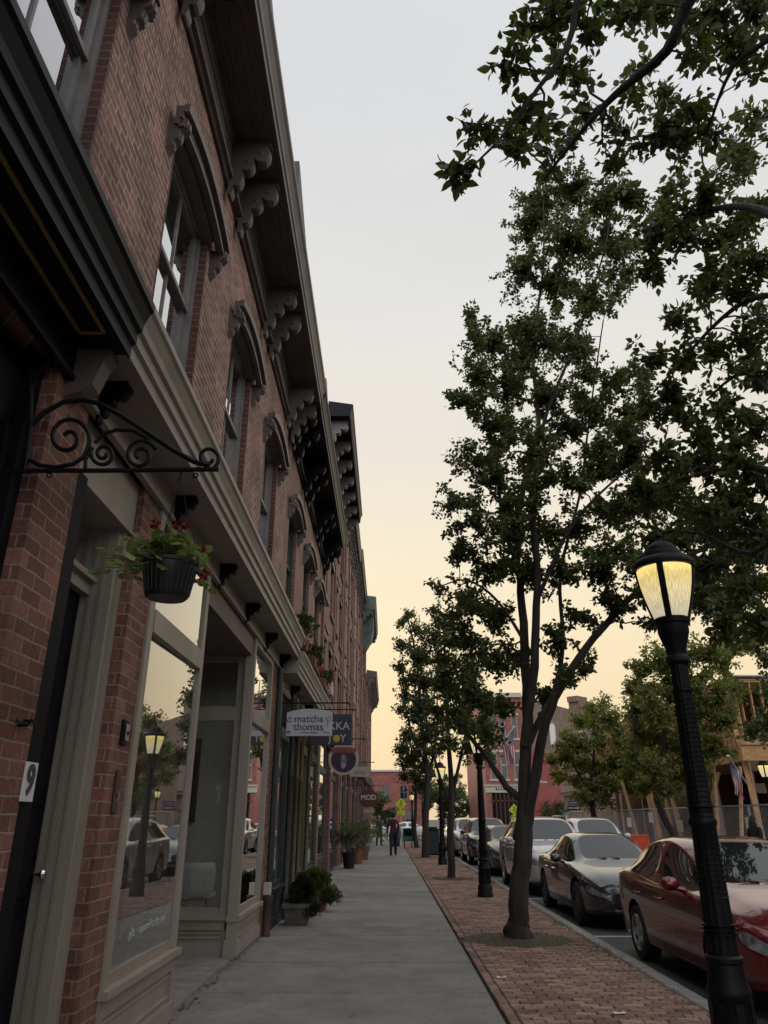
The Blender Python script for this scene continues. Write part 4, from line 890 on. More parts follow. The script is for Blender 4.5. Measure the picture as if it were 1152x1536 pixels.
def palm(par, x, y, h, n, mat, seed, L=.9):
    rg = random.Random(seed); pts = []; dirs = []; m = MB()
    for i in range(n):
        a = rg.uniform(0, 6.28); out = rg.uniform(.25, .9) * L * .75; tp = Vector((x + math.cos(a) * out, y + math.sin(a) * out, h + rg.uniform(.25, .9) * L)); base = Vector((x, y, h - .05)); mid = (base + tp) / 2 + Vector((0, 0, .18)); end = tp + Vector((math.cos(a) * .22, math.sin(a) * .22, -.22))
        P = [base, mid, tp, end]; m.tube(P, [.008, .006, .004, .002], 4)
        for k in range(26):
            q = .25 + .75 * k / 26; sg = min(int(q * 3), 2); p = P[sg].lerp(P[sg + 1], q * 3 - sg); d = (P[sg + 1] - P[sg]).normalized(); s_ = d.cross(Vector((0, 0, 1))).normalized() * (1 if k % 2 else -1)
            pts.append(p); dirs.append(d * .7 + s_ + Vector((0, 0, -.25)))
    m.build('stems', M['olive'], par); leaves('fronds', pts, .24, mat, par, T_BLADE, seed, dirs, .5)
for i, (x, y, h, mt, lb, hh) in enumerate(((-1.32, 27.4, .5, 'leaf_dark', 'round black pot holding a dark bushy palm beside the shop wall', .55), (-1.15, 30.2, .55, 'grassl', 'tall terracotta pot with a bright spreading palm, middle of the plants by the wall', .8), (-1.0, 33.2, .5, 'leaf_far', 'pot with a drooping palm farthest along the shop wall', .7))):
    t = thing('potted_palm', lb, 'potted plant', (x, y, 0), group='palms in pots along the wall', world=True); tub(t, x, y, .17, .23, h, M['potblack'] if i == 0 else M['terracotta']); palm(t, x, y, h, 24, M[mt], 60 + i, 1.25 if i else 1.05)

# ------------------------------------------------------------------ street lamps
def lampglass():
    m, nt, b = nm('lit_lamp_glass'); L = nt.links.new
    tc = N(nt, 'ShaderNodeTexCoord'); sx = N(nt, 'ShaderNodeSeparateXYZ'); L(tc.outputs['Object'], sx.inputs[0])
    an = N(nt, 'ShaderNodeMath', operation='ARCTAN2'); L(sx.outputs[0], an.inputs[0]); L(sx.outputs[1], an.inputs[1])
    cb = N(nt, 'ShaderNodeCombineXYZ'); L(an.outputs[0], cb.inputs[0]); L(sx.outputs[2], cb.inputs[1])
    mp = N(nt, 'ShaderNodeMapping'); mp.inputs['Scale'].default_value = (30, 16, 1); L(cb.outputs[0], mp.inputs[0])
    nz = N(nt, 'ShaderNodeTexNoise'); nz.inputs['Scale'].default_value = 1; nz.inputs['Detail'].default_value = 4; L(mp.outputs[0], nz.inputs[0])
    gr = N(nt, 'ShaderNodeMapRange'); gr.inputs[1].default_value = 2.9; gr.inputs[2].default_value = 3.36; gr.inputs[3].default_value = .0; gr.inputs[4].default_value = 1; L(sx.outputs[2], gr.inputs[0])
    rp = N(nt, 'ShaderNodeValToRGB'); L(gr.outputs[0], rp.inputs[0]); e = rp.color_ramp.elements; e[0].color = (.50, .45, .36, 1); e[1].color = (1.35, 1.02, .32, 1); k = e.new(.5); k.color = (.78, .64, .34, 1); k = e.new(.78); k.color = (.80, .62, .20, 1)
    mr = N(nt, 'ShaderNodeMapRange'); mr.inputs[1].default_value = .35; mr.inputs[2].default_value = .65; mr.inputs[3].default_value = .62; mr.inputs[4].default_value = 1.2; L(nz.outputs[0], mr.inputs[0])
    b.inputs['Base Color'].default_value = (.25, .22, .15, 1); b.inputs['Roughness'].default_value = .2
    L(rp.outputs[0], b.inputs['Emission Color']); L(mr.outputs[0], b.inputs['Emission Strength'])
    bp = N(nt, 'ShaderNodeBump'); bp.inputs['Strength'].default_value = .4; L(nz.outputs[0], bp.inputs['Height']); L(bp.outputs[0], b.inputs['Normal'])
    return m
M['lampglass'] = lampglass()
def make_lamp(loc, label):
    t = thing('street_lamp', label, 'street lamp', loc, group='black acorn street lamps')
    m = MB(); m.lathe([(.001, 0), (.168, 0), (.168, .06), (.16, .07), (.158, .2), (.145, .22), (.132, .24), (.126, .52), (.134, .53), (.134, .56), (.122, .58), (.112, .66), (.106, .70), (.116, .71), (.116, .735), (.10, .75)], 28)
    for k in range(8):
        a = k * math.pi / 4; m.obox((.126 * math.cos(a), .126 * math.sin(a), .38), (.016, .05, .24), Matrix.Rotation(a, 3, 'Z'))
    m.build('base', M['iron'], t, smooth=True)
    m = MB(); n = 32; prof = []
    zz = [.75, .9, 1.1, 1.3, 1.5, 1.52, 1.54, 1.56, 1.9, 2.3, 2.56, 2.6]
    vs = []; 
    for z in zz:
        rr = .094 - .034 * (z - .75) / 1.85
        if z in (1.52, 1.54): rr += .012
        for k in range(n): q = rr * (1 - (.06 if k % 2 else 0)); a = 2 * math.pi * k / n; vs.append((q * math.cos(a), q * math.sin(a), z))
    m.add(vs, [(i * n + k, i * n + (k + 1) % n, (i + 1) * n + (k + 1) % n, (i + 1) * n + k) for i in range(len(zz) - 1) for k in range(n)])
    for z in (.86, .885, .91, 1.62, 2.40): m.lathe([(.088 - .036 * (z - .75) / 1.85, 0), (.112 - .036 * (z - .75) / 1.85, .004), (.112 - .036 * (z - .75) / 1.85, .012), (.088 - .036 * (z - .75) / 1.85, .016)], 24, (0, 0, z))
    m.build('post', M['iron'], t, smooth=True)
    m = MB(); pts = [((.0945 - .034 * (z - .75) / 1.85) * math.cos(a * 1.0), (.0945 - .034 * (z - .75) / 1.85) * math.sin(a), z) for z, a in [(1.05 + 1.3 * i / 560, i * 2 * math.pi / 14) for i in range(561)]]; m.tube(pts, .0034, 4); 
    m.build('light_string', M['black'], t)
    m = MB(); m.lathe([(.068, 2.6), (.085, 2.62), (.085, 2.65), (.07, 2.67), (.075, 2.72), (.10, 2.80), (.112, 2.84), (.112, 2.90), (.128, 2.905), (.132, 2.94), (.12, 2.95), (.001, 2.95)], 28); m.build('cup', M['iron'], t, smooth=True)
    def gr(z): q = (z - 2.94) / .42; return .118 + .088 * math.sin(min(q, 1) * 1.45)
    zs = [2.94 + .42 * i / 10 for i in range(11)]
    m = MB(); m.lathe([(gr(z), z) for z in zs], 36); m.build('glass', M['lampglass'], t, smooth=True)
    for k in range(4):
        m = MB(); a = R(62) + k * math.pi / 2
        for z0_, z1_ in zip(zs[:-1], zs[1:]):
            vs = []
            for z in (z0_, z1_):
                for da in (-.19, .19):
                    for dr in (-.004, .016): rr = gr(z) + dr; vs.append((rr * math.cos(a + da * .12 / rr), rr * math.sin(a + da * .12 / rr), z))
            m.add(vs, [(0, 1, 3, 2), (4, 6, 7, 5), (0, 4, 5, 1), (2, 3, 7, 6), (0, 2, 6, 4), (1, 5, 7, 3)])
        m.build('rib', M['iron'], t)
    m = MB(); m.lathe([(.20, 3.335), (.226, 3.335), (.232, 3.36), (.226, 3.385), (.205, 3.41), (.165, 3.425), (.15, 3.43), (.15, 3.45), (.14, 3.475), (.115, 3.485), (.115, 3.50), (.10, 3.53), (.06, 3.56), (.025, 3.57), (.015, 3.585), (.015, 3.60), (.026, 3.615), (.022, 3.635), (.008, 3.66), (.001, 3.68)], 36); m.build('cap', M['iron'], t, smooth=True)
    return t
L0 = make_lamp((2.15, 5.45, 0), 'tall black street lamp with glowing globe and rope-wound post, in front of the red car')
def cp_lamp(loc, label):
    c = copy_tree(L0); c.location = loc; c['label'] = label; return c
cp_lamp((2.1, 17.8, 0), 'black street lamp behind the big tree trunk, second along the kerb'); cp_lamp((2.0, 29.8, 0), 'third black street lamp along the kerb, between two slim trunks')
cp_lamp((1.95, 64, 0), 'small far street lamp beside the yellow crossing sign'); cp_lamp((13.7, 28.3, 0), 'street lamp across the road under the timber frame beside the flag'); cp_lamp((14.4, 56, 0), 'street lamp across the road in front of the red side wall')

# ------------------------------------------------------------------ trees
def P(u, v, Y): return at(u, v, Y=Y)
GT = 'street trees in brick pits'
# main tree
t1 = thing('street_tree', 'tall multi-stemmed street tree with a thick trunk beside the dark sedan', 'tree', (1.81, 11.75, 0), group=None, world=True)
T = TreeB(21); Y0 = 11.75
T.limb([(1.81, Y0, -.05), P(777, 1390, Y0), P(779, 1320, Y0), P(786, 1240, Y0), P(789, 1190, Y0)], .152, .122, 14)
T.limb([(1.81, Y0, -.06), (1.81, Y0, .02), (1.81, Y0, .14)], .215, .17, 14)
T.limb([P(786, 1250, Y0), P(786, 1180, Y0), P(792, 1080, Y0 + .1), P(788, 980, Y0 + .2), P(781, 890, Y0 + .3), P(776, 800, Y0 + .3), P(790, 700, Y0 + .3)], .105, .045, 12)
T.limb([P(787, 1120, Y0), P(800, 1000, Y0 - .1), P(806, 880, Y0 - .2), P(800, 760, Y0 - .2), P(808, 640, Y0 - .1), P(800, 520, Y0), P(815, 400, Y0 + .1), P(815, 300, Y0 + .1)], .08, .012, 9)
T.limb([P(788, 1240, Y0), P(803, 1160, Y0 - .15), P(820, 1080, Y0 - .3), P(850, 1015, Y0 - .4), P(905, 940, Y0 - .5), P(965, 880, Y0 - .6), P(1040, 830, Y0 - .8), P(1120, 800, Y0 - 1)], .088, .03, 10)
T.limb([P(786, 1200, Y0), P(760, 1180, Y0 + .1), P(730, 1135, Y0 + .2), P(700, 1100, Y0 + .2), P(672, 1060, Y0 + .2)], .06, .02, 8)
T.limb([P(790, 1120, Y0 + .05), P(812, 1075, Y0 + .15), P(832, 1035, Y0 + .3), P(845, 960, Y0 + .5), P(840, 860, Y0 + .6), P(870, 740, Y0 + .7), P(885, 620, Y0 + .7), P(905, 480, Y0 + .6)], .055, .012, 8)
T.limb([P(778, 850, Y0 + .3), P(755, 790, Y0 + .3), P(745, 700, Y0 + .4), P(725, 600, Y0 + .4), P(712, 500, Y0 + .3)], .045, .01, 7)
T.limb([P(792, 720, Y0), P(820, 620, Y0 - .4), P(860, 520, Y0 - .7), P(900, 400, Y0 - .9), P(915, 330, Y0 - .9)], .04, .01, 7)
T.limb([P(806, 900, Y0 - .2), P(850, 800, Y0 - .5), P(900, 740, Y0 - .7), P(960, 690, Y0 - .8)], .04, .012, 7)
T.limb([P(785, 960, Y0), P(745, 900, Y0 + .2), P(700, 870, Y0 + .2), P(660, 880, Y0 + .3)], .03, .01, 6)
rgb = random.Random(77)
for u, v, r in [(815, 300, 45), (860, 285, 42), (905, 300, 40), (795, 345, 40), (850, 360, 55), (905, 370, 45), (780, 400, 42), (835, 430, 52), (885, 450, 45),
    (706, 470, 18), (712, 508, 28), (745, 520, 42), (790, 490, 45), (840, 520, 45), (715, 555, 42), (765, 580, 52), (825, 590, 50), (880, 560, 34),
    (700, 600, 34), (740, 640, 40), (795, 660, 45), (850, 640, 45), (900, 610, 36),
    (700, 690, 36), (745, 715, 42), (800, 735, 50), (855, 720, 40), (905, 700, 45), (950, 690, 42),
    (680, 750, 30), (715, 780, 45), (765, 800, 50), (820, 800, 45), (690, 820, 32), (870, 790, 38), (920, 770, 42), (960, 760, 45), (1000, 745, 45), (1050, 760, 45),
    (735, 850, 45), (790, 860, 42), (660, 890, 26), (700, 905, 42), (745, 930, 42), (850, 860, 38), (900, 850, 45), (945, 830, 40), (990, 880, 42), (1045, 850, 45), (1090, 830, 50), (1130, 870, 45), (1080, 910, 40), (1130, 940, 35),
    (930, 905, 36), (870, 925, 30), (835, 960, 34), (770, 985, 30), (735, 990, 36), (815, 1040, 26), (850, 1010, 22), (700, 960, 36), (680, 1010, 34), (715, 1045, 38), (750, 1060, 28), (685, 1070, 34), (730, 1100, 28), (880, 1000, 22), (940, 410, 32), (925, 360, 30), (930, 560, 32), (950, 620, 36), (900, 665, 34), (945, 660, 34), (965, 560, 28), (870, 600, 34), (780, 540, 34), (730, 690, 30), (810, 690, 34), (760, 760, 34), (870, 520, 28), (800, 480, 32), (760, 640, 34), (1010, 810, 40), (960, 840, 36), (1060, 890, 40), (1110, 900, 40), (1140, 830, 40), (1000, 930, 26)]:
    Yb_ = Y0 + rgb.uniform(-1.3, 1.0); p = P(u, v, Yb_); rw = r * (p - cam.location).length / F_PX * .95
    T.blob(p, rw, 1.55, .070, subn=None)
n1 = T.done(t1, .072, M['leaf'], T_NEAR, 5)
# near tree: trunk just out of frame at the right, boughs overhead
t0 = thing('street_tree', 'overhanging pear tree with large leaves, its boughs reaching above the tall street tree', 'tree', (1.85, .2, 0), world=True)
T = TreeB(33)
T.limb([(1.85, .2, -.05), (1.85, .2, 1.2), (1.9, .3, 2.4), (1.95, .5, 3.3)], .2, .16, 12)
crotch = (1.93, .42, 2.9)
T.limb([crotch, (2.5, 1.3, 4.2), (3.1, 2.6, 5.0), P(1230, 330, 4.2), P(1120, 310, 5.0), P(1050, 320, 5.6), P(980, 360, 6.2)], .09, .008, 9)
T.limb([crotch, (2.5, 1.7, 3.6), (3.2, 3.6, 4.2), P(1200, 700, 5.6), P(1110, 700, 6.4), P(1010, 720, 7.0)], .09, .015, 9)
T.limb([crotch, (1.9, 1.2, 4.6), P(1190, -200, 2.9), P(1045, -20, 3.4), P(1000, 75, 3.7), P(925, 140, 4.0), P(870, 200, 4.2), P(815, 270, 4.5)], .08, .008, 9)
T.limb([P(1150, -150, 3.0), P(900, -40, 3.2), P(850, 72, 3.4), P(797, 146, 3.5), P(750, 208, 3.6), P(700, 258, 3.7)], .03, .005, 7)
T.limb([(2.0, .6, 3.6), (1.6, 1.2, 5.0), (1.4, 1.8, 7)], .08, .02, 8)
T.limb([(3.1, 2.6, 5.0), P(1230, 420, 4.8), P(1120, 450, 5.6), P(1050, 510, 6.2), P(980, 590, 6.6)], .045, .007, 7)
T.limb([P(1200, 640, 5.4), P(1120, 560, 6), P(1060, 600, 6.4)], .03, .01, 6)
T.limb([P(1200, 760, 5.8), P(1130, 830, 6.6), P(1050, 800, 7), P(980, 800, 7.3)], .03, .01, 6)
T.limb([P(1180, -80, 3.0), P(1170, 40, 3.4), P(1100, 100, 3.7), P(1060, 200, 4.2)], .03, .008, 6)
for lst, Ya, Yb2, dens in (
  ([(688, 262, 26), (712, 195, 26), (745, 190, 22), (775, 222, 22), (790, 175, 24), (812, 205, 24), (770, 100, 28), (785, 45, 26), (830, 20, 36), (835, 85, 26), (880, 50, 32), (930, 15, 36), (860, 120, 20), (990, 12, 34), (1060, 25, 38), (1100, 65, 34), (1130, 20, 36), (1045, 75, 22), (1148, 90, 22)], 3.5, 4.1, 1.25),
  ([(880, 165, 22), (850, 215, 24), (830, 240, 20), (915, 190, 24), (950, 140, 26), (955, 225, 28), (1000, 140, 28), (990, 190, 26), (1040, 165, 28), (1065, 205, 26), (1020, 215, 26), (960, 100, 20), (925, 245, 22)], 4.2, 5.2, 1.0),
  ([(960, 290, 34), (1010, 280, 36), (1060, 300, 38), (1110, 250, 36), (1140, 180, 32), (1140, 300, 36), (970, 350, 34), (1030, 360, 38), (1090, 360, 38), (1140, 390, 36), (1115, 340, 34), (1070, 400, 32), (1000, 320, 28), (1130, 520, 34), (985, 410, 30), (1050, 430, 34), (1110, 440, 34), (1010, 480, 30), (1150, 480, 30), (970, 540, 28), (1030, 545, 32), (1085, 520, 32), (1140, 560, 34)], 5.2, 6.6, 1.15),
  ([(975, 610, 34), (1030, 620, 34), (1095, 610, 34), (1145, 640, 30), (1060, 650, 34), (1120, 660, 34), (1010, 590, 30), (1090, 740, 36), (1140, 770, 36), (1020, 720, 32), (940, 640, 26), (990, 690, 34), (1050, 690, 36), (1110, 700, 36), (1150, 730, 32), (960, 740, 34), (1030, 760, 38), (1090, 780, 40), (1140, 810, 38), (980, 810, 36), (1050, 850, 38), (1120, 890, 38), (1150, 950, 30), (1090, 950, 30), (1000, 860, 34)], 6.2, 7.6, 1.35)):
    for u, v, r in lst:
        p = P(u, v, rgb.uniform(Ya, Yb2)); rw = r * (p - cam.location).length / F_PX; T.blob(p, rw * 1.0, dens, .072, twig=.008)
for i in range(30):                                        # rest of the crown, beyond the frame
    a = rgb.uniform(0, 6.28); rr = rgb.uniform(.3, 2.6); p = Vector((2.3 + rr * math.cos(a) * .9, .0 + rr * math.sin(a) - .8, rgb.uniform(4.6, 8.5)))
    T.blob(p, .6, .45, .11, twig=.014)
n0 = T.done(t0, .076, M['leaf'], T_NEAR, 6)
print('LEAVES', n1, n0)
def street_tree(label, x, y, tr, limbs, blobs, lsz, mat, seed, dens=.9, name='street_tree', tpl=T_FAR, dy=1.0):
    t = thing(name, label, 'tree', (x, y, 0), world=True); T = TreeB(seed); rg = random.Random(seed)
    for pts, r0, r1 in limbs: T.limb(pts, r0, r1, 8, 3)
    for u, v, r in blobs:
        p = P(u, v, y + rg.uniform(-dy, dy)); T.blob(p, r * (p - cam.location).length / F_PX, dens, lsz, twig=.012)
    T.done(t, lsz, mat, tpl, seed); return t
y = 22.9
street_tree('slim street tree standing beside the lamp post behind the silver SUV', 1.77, y, .1, [
    ([(1.77, y, -.05), P(676, 1240, y), P(677, 1180, y), P(672, 1100, y), P(668, 1000, y), P(665, 930, y)], .115, .03), ([P(677, 1200, y), P(690, 1140, y), P(705, 1060, y), P(712, 980, y)], .06, .015), ([P(676, 1210, y), P(655, 1150, y), P(640, 1080, y), P(630, 1000, y)], .05, .015)],
    [(650, 915, 14), (668, 935, 26), (690, 960, 26), (645, 960, 24), (625, 985, 22), (665, 990, 28), (705, 1000, 26), (640, 1025, 26), (680, 1035, 28), (715, 1045, 26), (655, 1070, 26), (695, 1080, 26), (728, 1090, 24), (625, 1060, 22), (670, 1110, 22), (705, 1120, 22), (640, 1105, 20), (735, 1130, 18), (615, 1020, 16)], .10, M['leaf'], 41, 1.7)
y = 35
street_tree('narrow ragged street tree beside the dark green litter bin', 1.7, y, .1, [
    ([(1.62, y, -.05), P(638, 1240, y), P(641, 1170, y), P(632, 1080, y), P(625, 990, y), P(612, 930, y)], .17, .03), ([P(640, 1180, y), P(655, 1100, y), P(655, 1020, y)], .08, .02), ([P(640, 1150, y), P(615, 1090, y), P(605, 1030, y), P(603, 960, y)], .06, .02)],
    [(600, 935, 12), (613, 920, 12), (625, 945, 16), (602, 965, 15), (620, 980, 18), (640, 990, 16), (603, 1000, 16), (628, 1020, 20), (610, 1040, 17), (600, 1065, 14), (640, 1050, 20), (622, 1075, 20), (608, 1100, 16), (645, 1090, 18), (628, 1115, 18), (602, 1125, 10), (650, 1125, 16), (615, 1140, 14), (635, 1150, 12)], .12, M['leaf'], 42, 1.7)
y = 46.5
street_tree('farthest pavement tree with low feathery crown near the crossing', 1.65, y, .1, [
    ([(1.65, y, -.05), P(622, 1240, y), P(624, 1180, y), P(615, 1110, y)], .15, .03)], [(600, 1120, 12), (612, 1140, 15), (625, 1130, 15), (640, 1150, 14), (598, 1145, 9), (607, 1165, 10), (622, 1165, 14), (638, 1175, 12), (650, 1160, 12), (610, 1105, 12), (625, 1185, 9)], .14, M['leaf_far'], 43, 1.7)
# across the road
y = 41
street_tree('wide yellow-green tree in front of the red painted wall', 11.0, y, .2, [
    ([(11.0, y, -.05), P(885, 1200, y), P(890, 1140, y), P(895, 1080, y)], .16, .04), ([P(888, 1190, y), P(862, 1150, y), P(850, 1110, y)], .07, .02), ([P(888, 1190, y), P(920, 1150, y), P(935, 1100, y)], .07, .02)],
    [(885, 1062, 16), (905, 1058, 16), (868, 1080, 18), (892, 1085, 22), (920, 1080, 20), (852, 1105, 18), (875, 1115, 22), (900, 1115, 22), (930, 1110, 22), (845, 1135, 18), (868, 1145, 22), (895, 1150, 22), (922, 1145, 22), (948, 1130, 18), (862, 1172, 18), (888, 1180, 20), (915, 1175, 20), (940, 1165, 18), (885, 1200, 16), (908, 1198, 14), (840, 1120, 12), (955, 1105, 14), (830, 1140, 14), (835, 1165, 14), (955, 1150, 16), (950, 1180, 16), (875, 1195, 16)], .15, M['leaf_yel'], 44, 2.0, dy=1.6)
y = 29.5
street_tree('spreading yellow-green tree in front of the timber frame building', 11.0, y, .2, [
    ([(11.0, y, -.05), P(985, 1200, y), P(990, 1130, y), P(1005, 1050, y), P(1000, 980, y)], .14, .04), ([P(987, 1180, y), P(1030, 1120, y), P(1060, 1060, y)], .07, .02), ([P(987, 1180, y), P(955, 1120, y), P(948, 1040, y)], .07, .02), ([P(1000, 1060, y), P(1050, 1010, y), P(1090, 980, y)], .04, .01)],
    [(965, 1000, 22), (950, 1025, 18), (990, 985, 26), (1025, 985, 26), (1060, 975, 26), (975, 1035, 24), (1010, 1030, 30), (1050, 1020, 26), (1085, 1000, 20), (955, 1065, 22), (985, 1075, 26), (1025, 1075, 26), (1060, 1060, 18), (960, 1100, 24), (995, 1115, 28), (1035, 1110, 26), (1062, 1110, 18), (950, 1135, 20), (980, 1150, 26), (1015, 1155, 26), (1050, 1145, 20), (965, 1180, 18), (1000, 1185, 18), (1095, 970, 20), (1130, 965, 20), (940, 1160, 14), (1080, 1040, 24), (1090, 1080, 24), (1075, 1120, 22), (1040, 1150, 22), (1000, 1000, 24), (970, 1060, 24), (1030, 1050, 26), (1105, 1030, 20)], .13, M['leaf_yel'], 45, 2.6, dy=1.3)
y = 19
street_tree('tree across the road whose branch tips reach over the flag and lamp', 10.2, y, .2, [
    ([(10.6, y, -.05), (10.6, y, 3), (10.2, y, 5), (9.8, y, 7)], .14, .05), ([(10.5, y, 3.5), P(1200, 1080, y), P(1140, 1095, y)], .05, .01)],
    [(1150, 1085, 24), (1125, 1095, 18), (1160, 1050, 24), (1190, 1000, 50), (1230, 1050, 60), (1210, 960, 50), (1180, 1110, 26), (1145, 990, 16)], .12, M['leaf_far'], 46, 1.5)
# background trees beyond the crossing
for i, (x, y, h, r, lb) in enumerate(((3.2, 100, 5.5, 2.3, 'bushy tree beyond the crossing nearest the brick building'), (7.2, 104, 6.4, 2.6, 'rounded tree beyond the crossing'), (11.5, 108, 5.6, 2.4, 'olive green tree beyond the crossing left of the corner building'), (5.3, 125, 8.5, 2.6, 'taller distant tree behind the crossing'), (10, 130, 9, 3, 'tallest far tree in the gap of bright sky'), (-.8, 82, 4.2, 1.2, 'small green tree against the far red brick wall'))):
    t = thing('background_tree', lb, 'tree', (x, y, 0), group='trees beyond the crossing', world=True); T = TreeB(90 + i); rg = random.Random(i)
    T.limb([(x, y, -.2), (x + .1, y, h * .4), (x, y, h * .8)], .2, .05, 7, 2)
    for k in range(22):
        d = Vector((rg.gauss(0, .5), rg.gauss(0, .5), rg.gauss(0, .33))); T.blob((x + d.x * r, y + d.y * r, h * .62 + d.z * h * .5), r * .42, .8, .24, twig=.03, subn=6)
    T.done(t, .26, M['leaf_far'], T_FAR, i)
# ivy on the red wall of the corner building (see below) and weeds
rg = random.Random(8)
pts = []; dirs = []
for px, py, pr in pits[1:4]:
    for i in range(210 if py < 20 else 150):
        a = rg.uniform(0, 6.28); q = pr * 1.15 * rg.uniform(.45, 1); pts.append((px + q * math.cos(a) + (.25 if rg.random() < .4 else 0), py + q * math.sin(a), .0)); dirs.append((rg.gauss(0, .5), rg.gauss(0, .5), 1))
for i in range(500):
    yy = rg.uniform(7, 34); yy = rg.choice([10.6, 13.2, 16.4, 21.5, 24.5, 28]) + rg.gauss(0, .35) if rg.random() < .8 else yy; pts.append((KERB - abs(rg.gauss(0, .10)), yy, 0)); dirs.append((rg.gauss(0, .7), rg.gauss(0, .7), 1))
tag(leaves('weeds', pts, .075, M['grassl'], None, T_BLADE, 3, dirs), 'tufts of grass and weeds in the tree pits and along the kerb', 'weeds', kind='stuff')
pts = []; dirs = []
for i in range(900):
    yy = rg.uniform(5.5, 20); xx = rg.gauss(1.9, .5) if rg.random() < .6 else KERB - abs(rg.gauss(0, .3)); 
    if rg.random() < .12: xx = rg.uniform(-1.8, 1)
    if rg.random() < .3: xx = -1.86 + abs(rg.gauss(0, .06)); yy = rg.uniform(7, 14)
    if xx > KERB: continue
    pts.append((xx, yy, .008)); dirs.append((rg.gauss(0, 1), rg.gauss(0, 1), .08))
M['drylf'] = leafmat('dry_leaf', (.06, .035, .02), (.16, .11, .06), .1)
tag(leaves('fallen_leaves', pts, .035, M['drylf'], None, T_FAR, 3, dirs, up=8), 'dry leaves scattered over the bricks and pavement', 'leaves', kind='stuff')
for i, (u, v) in enumerate(((753, 1467), (930, 1521))):
    d = ray(u, v); tt = -1.545 / d.z; p = cam.location + d * tt; m = MB(); m.add([(p.x - .05, p.y - .03, .012), (p.x + .05, p.y - .02, .015), (p.x + .045, p.y + .03, .022), (p.x, p.y + .02, .012), (p.x - .055, p.y + .035, .02)], [(0, 1, 3), (1, 2, 3), (0, 3, 4)])
    tag(m.build('litter', M['whitewood'], recalc=False), ['small white scrap of paper on the bricks beside the pavement edge', 'small white scrap of paper on the bricks at the bottom of the view'][i], 'litter')
# ------------------------------------------------------------------ cars
def carpaint(name, c, metal=.5, rough=.28, seams=()):
    m, nt, b = nm(name); L = nt.links.new
    b.inputs['Base Color'].default_value = col(c); b.inputs['Metallic'].default_value = metal; b.inputs['Roughness'].default_value = rough; b.inputs['Coat Weight'].default_value = 1; b.inputs['Coat Roughness'].default_value = .03
    tc = N(nt, 'ShaderNodeTexCoord'); sx = N(nt, 'ShaderNodeSeparateXYZ'); L(tc.outputs['Object'], sx.inputs[0])
    cur = None
    for y, slope, z0, z1 in seams:                       # door shut lines
        a = N(nt, 'ShaderNodeMath', operation='MULTIPLY_ADD'); L(sx.outputs[2], a.inputs[0]); a.inputs[1].default_value = -slope; L(sx.outputs[1], a.inputs[2])
        c_ = N(nt, 'ShaderNodeMath', operation='COMPARE'); L(a.outputs[0], c_.inputs[0]); c_.inputs[1].default_value = y; c_.inputs[2].default_value = .009
        g_ = N(nt, 'ShaderNodeMath', operation='COMPARE'); L(sx.outputs[2], g_.inputs[0]); g_.inputs[1].default_value = (z0 + z1) / 2; g_.inputs[2].default_value = (z1 - z0) / 2
        k = N(nt, 'ShaderNodeMath', operation='MULTIPLY'); L(c_.outputs[0], k.inputs[0]); L(g_.outputs[0], k.inputs[1])
        if cur is None: cur = k
        else:
            n_ = N(nt, 'ShaderNodeMath', operation='MAXIMUM'); L(cur.outputs[0], n_.inputs[0]); L(k.outputs[0], n_.inputs[1]); cur = n_
    mx = N(nt, 'ShaderNodeMix', data_type='RGBA'); mx.inputs[6].default_value = col(c); mx.inputs[7].default_value = (.005, .005, .005, 1)
    if cur: L(cur.outputs[0], mx.inputs[0])
    else: mx.inputs[0].default_value = 0
    nz = N(nt, 'ShaderNodeTexNoise'); nz.inputs['Scale'].default_value = 3; nz.inputs['Detail'].default_value = 8; L(tc.outputs['Object'], nz.inputs[0])
    mr = N(nt, 'ShaderNodeMapRange'); mr.inputs[1].default_value = .35; mr.inputs[2].default_value = .75; mr.inputs[3].default_value = rough * .8; mr.inputs[4].default_value = rough * 1.6; L(nz.outputs[0], mr.inputs[0]); L(mr.outputs[0], b.inputs['Roughness'])
    L(mx.outputs[2], b.inputs['Base Color']); return m
def autoglass(name, c=(.012, .014, .016)):
    m, nt, b = nm(name); b.inputs['Base Color'].default_value = col(c); b.inputs['Roughness'].default_value = .02; b.inputs['Specular IOR Level'].default_value = .6; b.inputs['Coat Weight'].default_value = .35; b.inputs['Coat Roughness'].default_value = .01; return m
M['autoglass'] = autoglass('car_glass'); M['wscreen'] = autoglass('windscreen_glass', (.014, .017, .018)); M['trim'] = plain('black_trim', (.01, .01, .011), .45)
M['hl'] = plain('headlight_lens', (.24, .25, .26), .08, noise_amt=.85, scale=13, coat=1); M['tl'] = autoglass('taillight_lens', (.25, .01, .01)); M['grille'] = plain('grille_mesh', (.012, .012, .013), .35, noise_amt=.1)
M['platew'] = plain('number_plate_white', (.5, .5, .48), .5)
SEDAN = dict(L=4.6, st=[(0, .60, .24, .60, .64, .45, .665), (.07, .74, .19, .66, .70, .56, .73), (.36, .87, .17, .76, .81, .63, .85), (.8, .905, .17, .84, .87, .66, .91), (1.25, .91, .17, .895, .93, .68, .965), (1.48, .91, .17, .92, .965, .69, .995), (2.16, .91, .17, .94, 1.33, .585, 1.40), (2.72, .91, .17, .945, 1.37, .59, 1.44), (2.80, .91, .17, .945, 1.37, .59, 1.44), (3.35, .91, .17, .955, 1.31, .57, 1.395), (4.0, .905, .18, .985, 1.05, .62, 1.09), (4.3, .88, .2, .985, 1.03, .60, 1.06), (4.5, .82, .24, .96, 1.0, .55, 1.02), (4.6, .70, .32, .86, .90, .48, .92)], cowl=5, wt=6, rt=9, rb=10, axf=.86, axr=3.68, wr=.335)
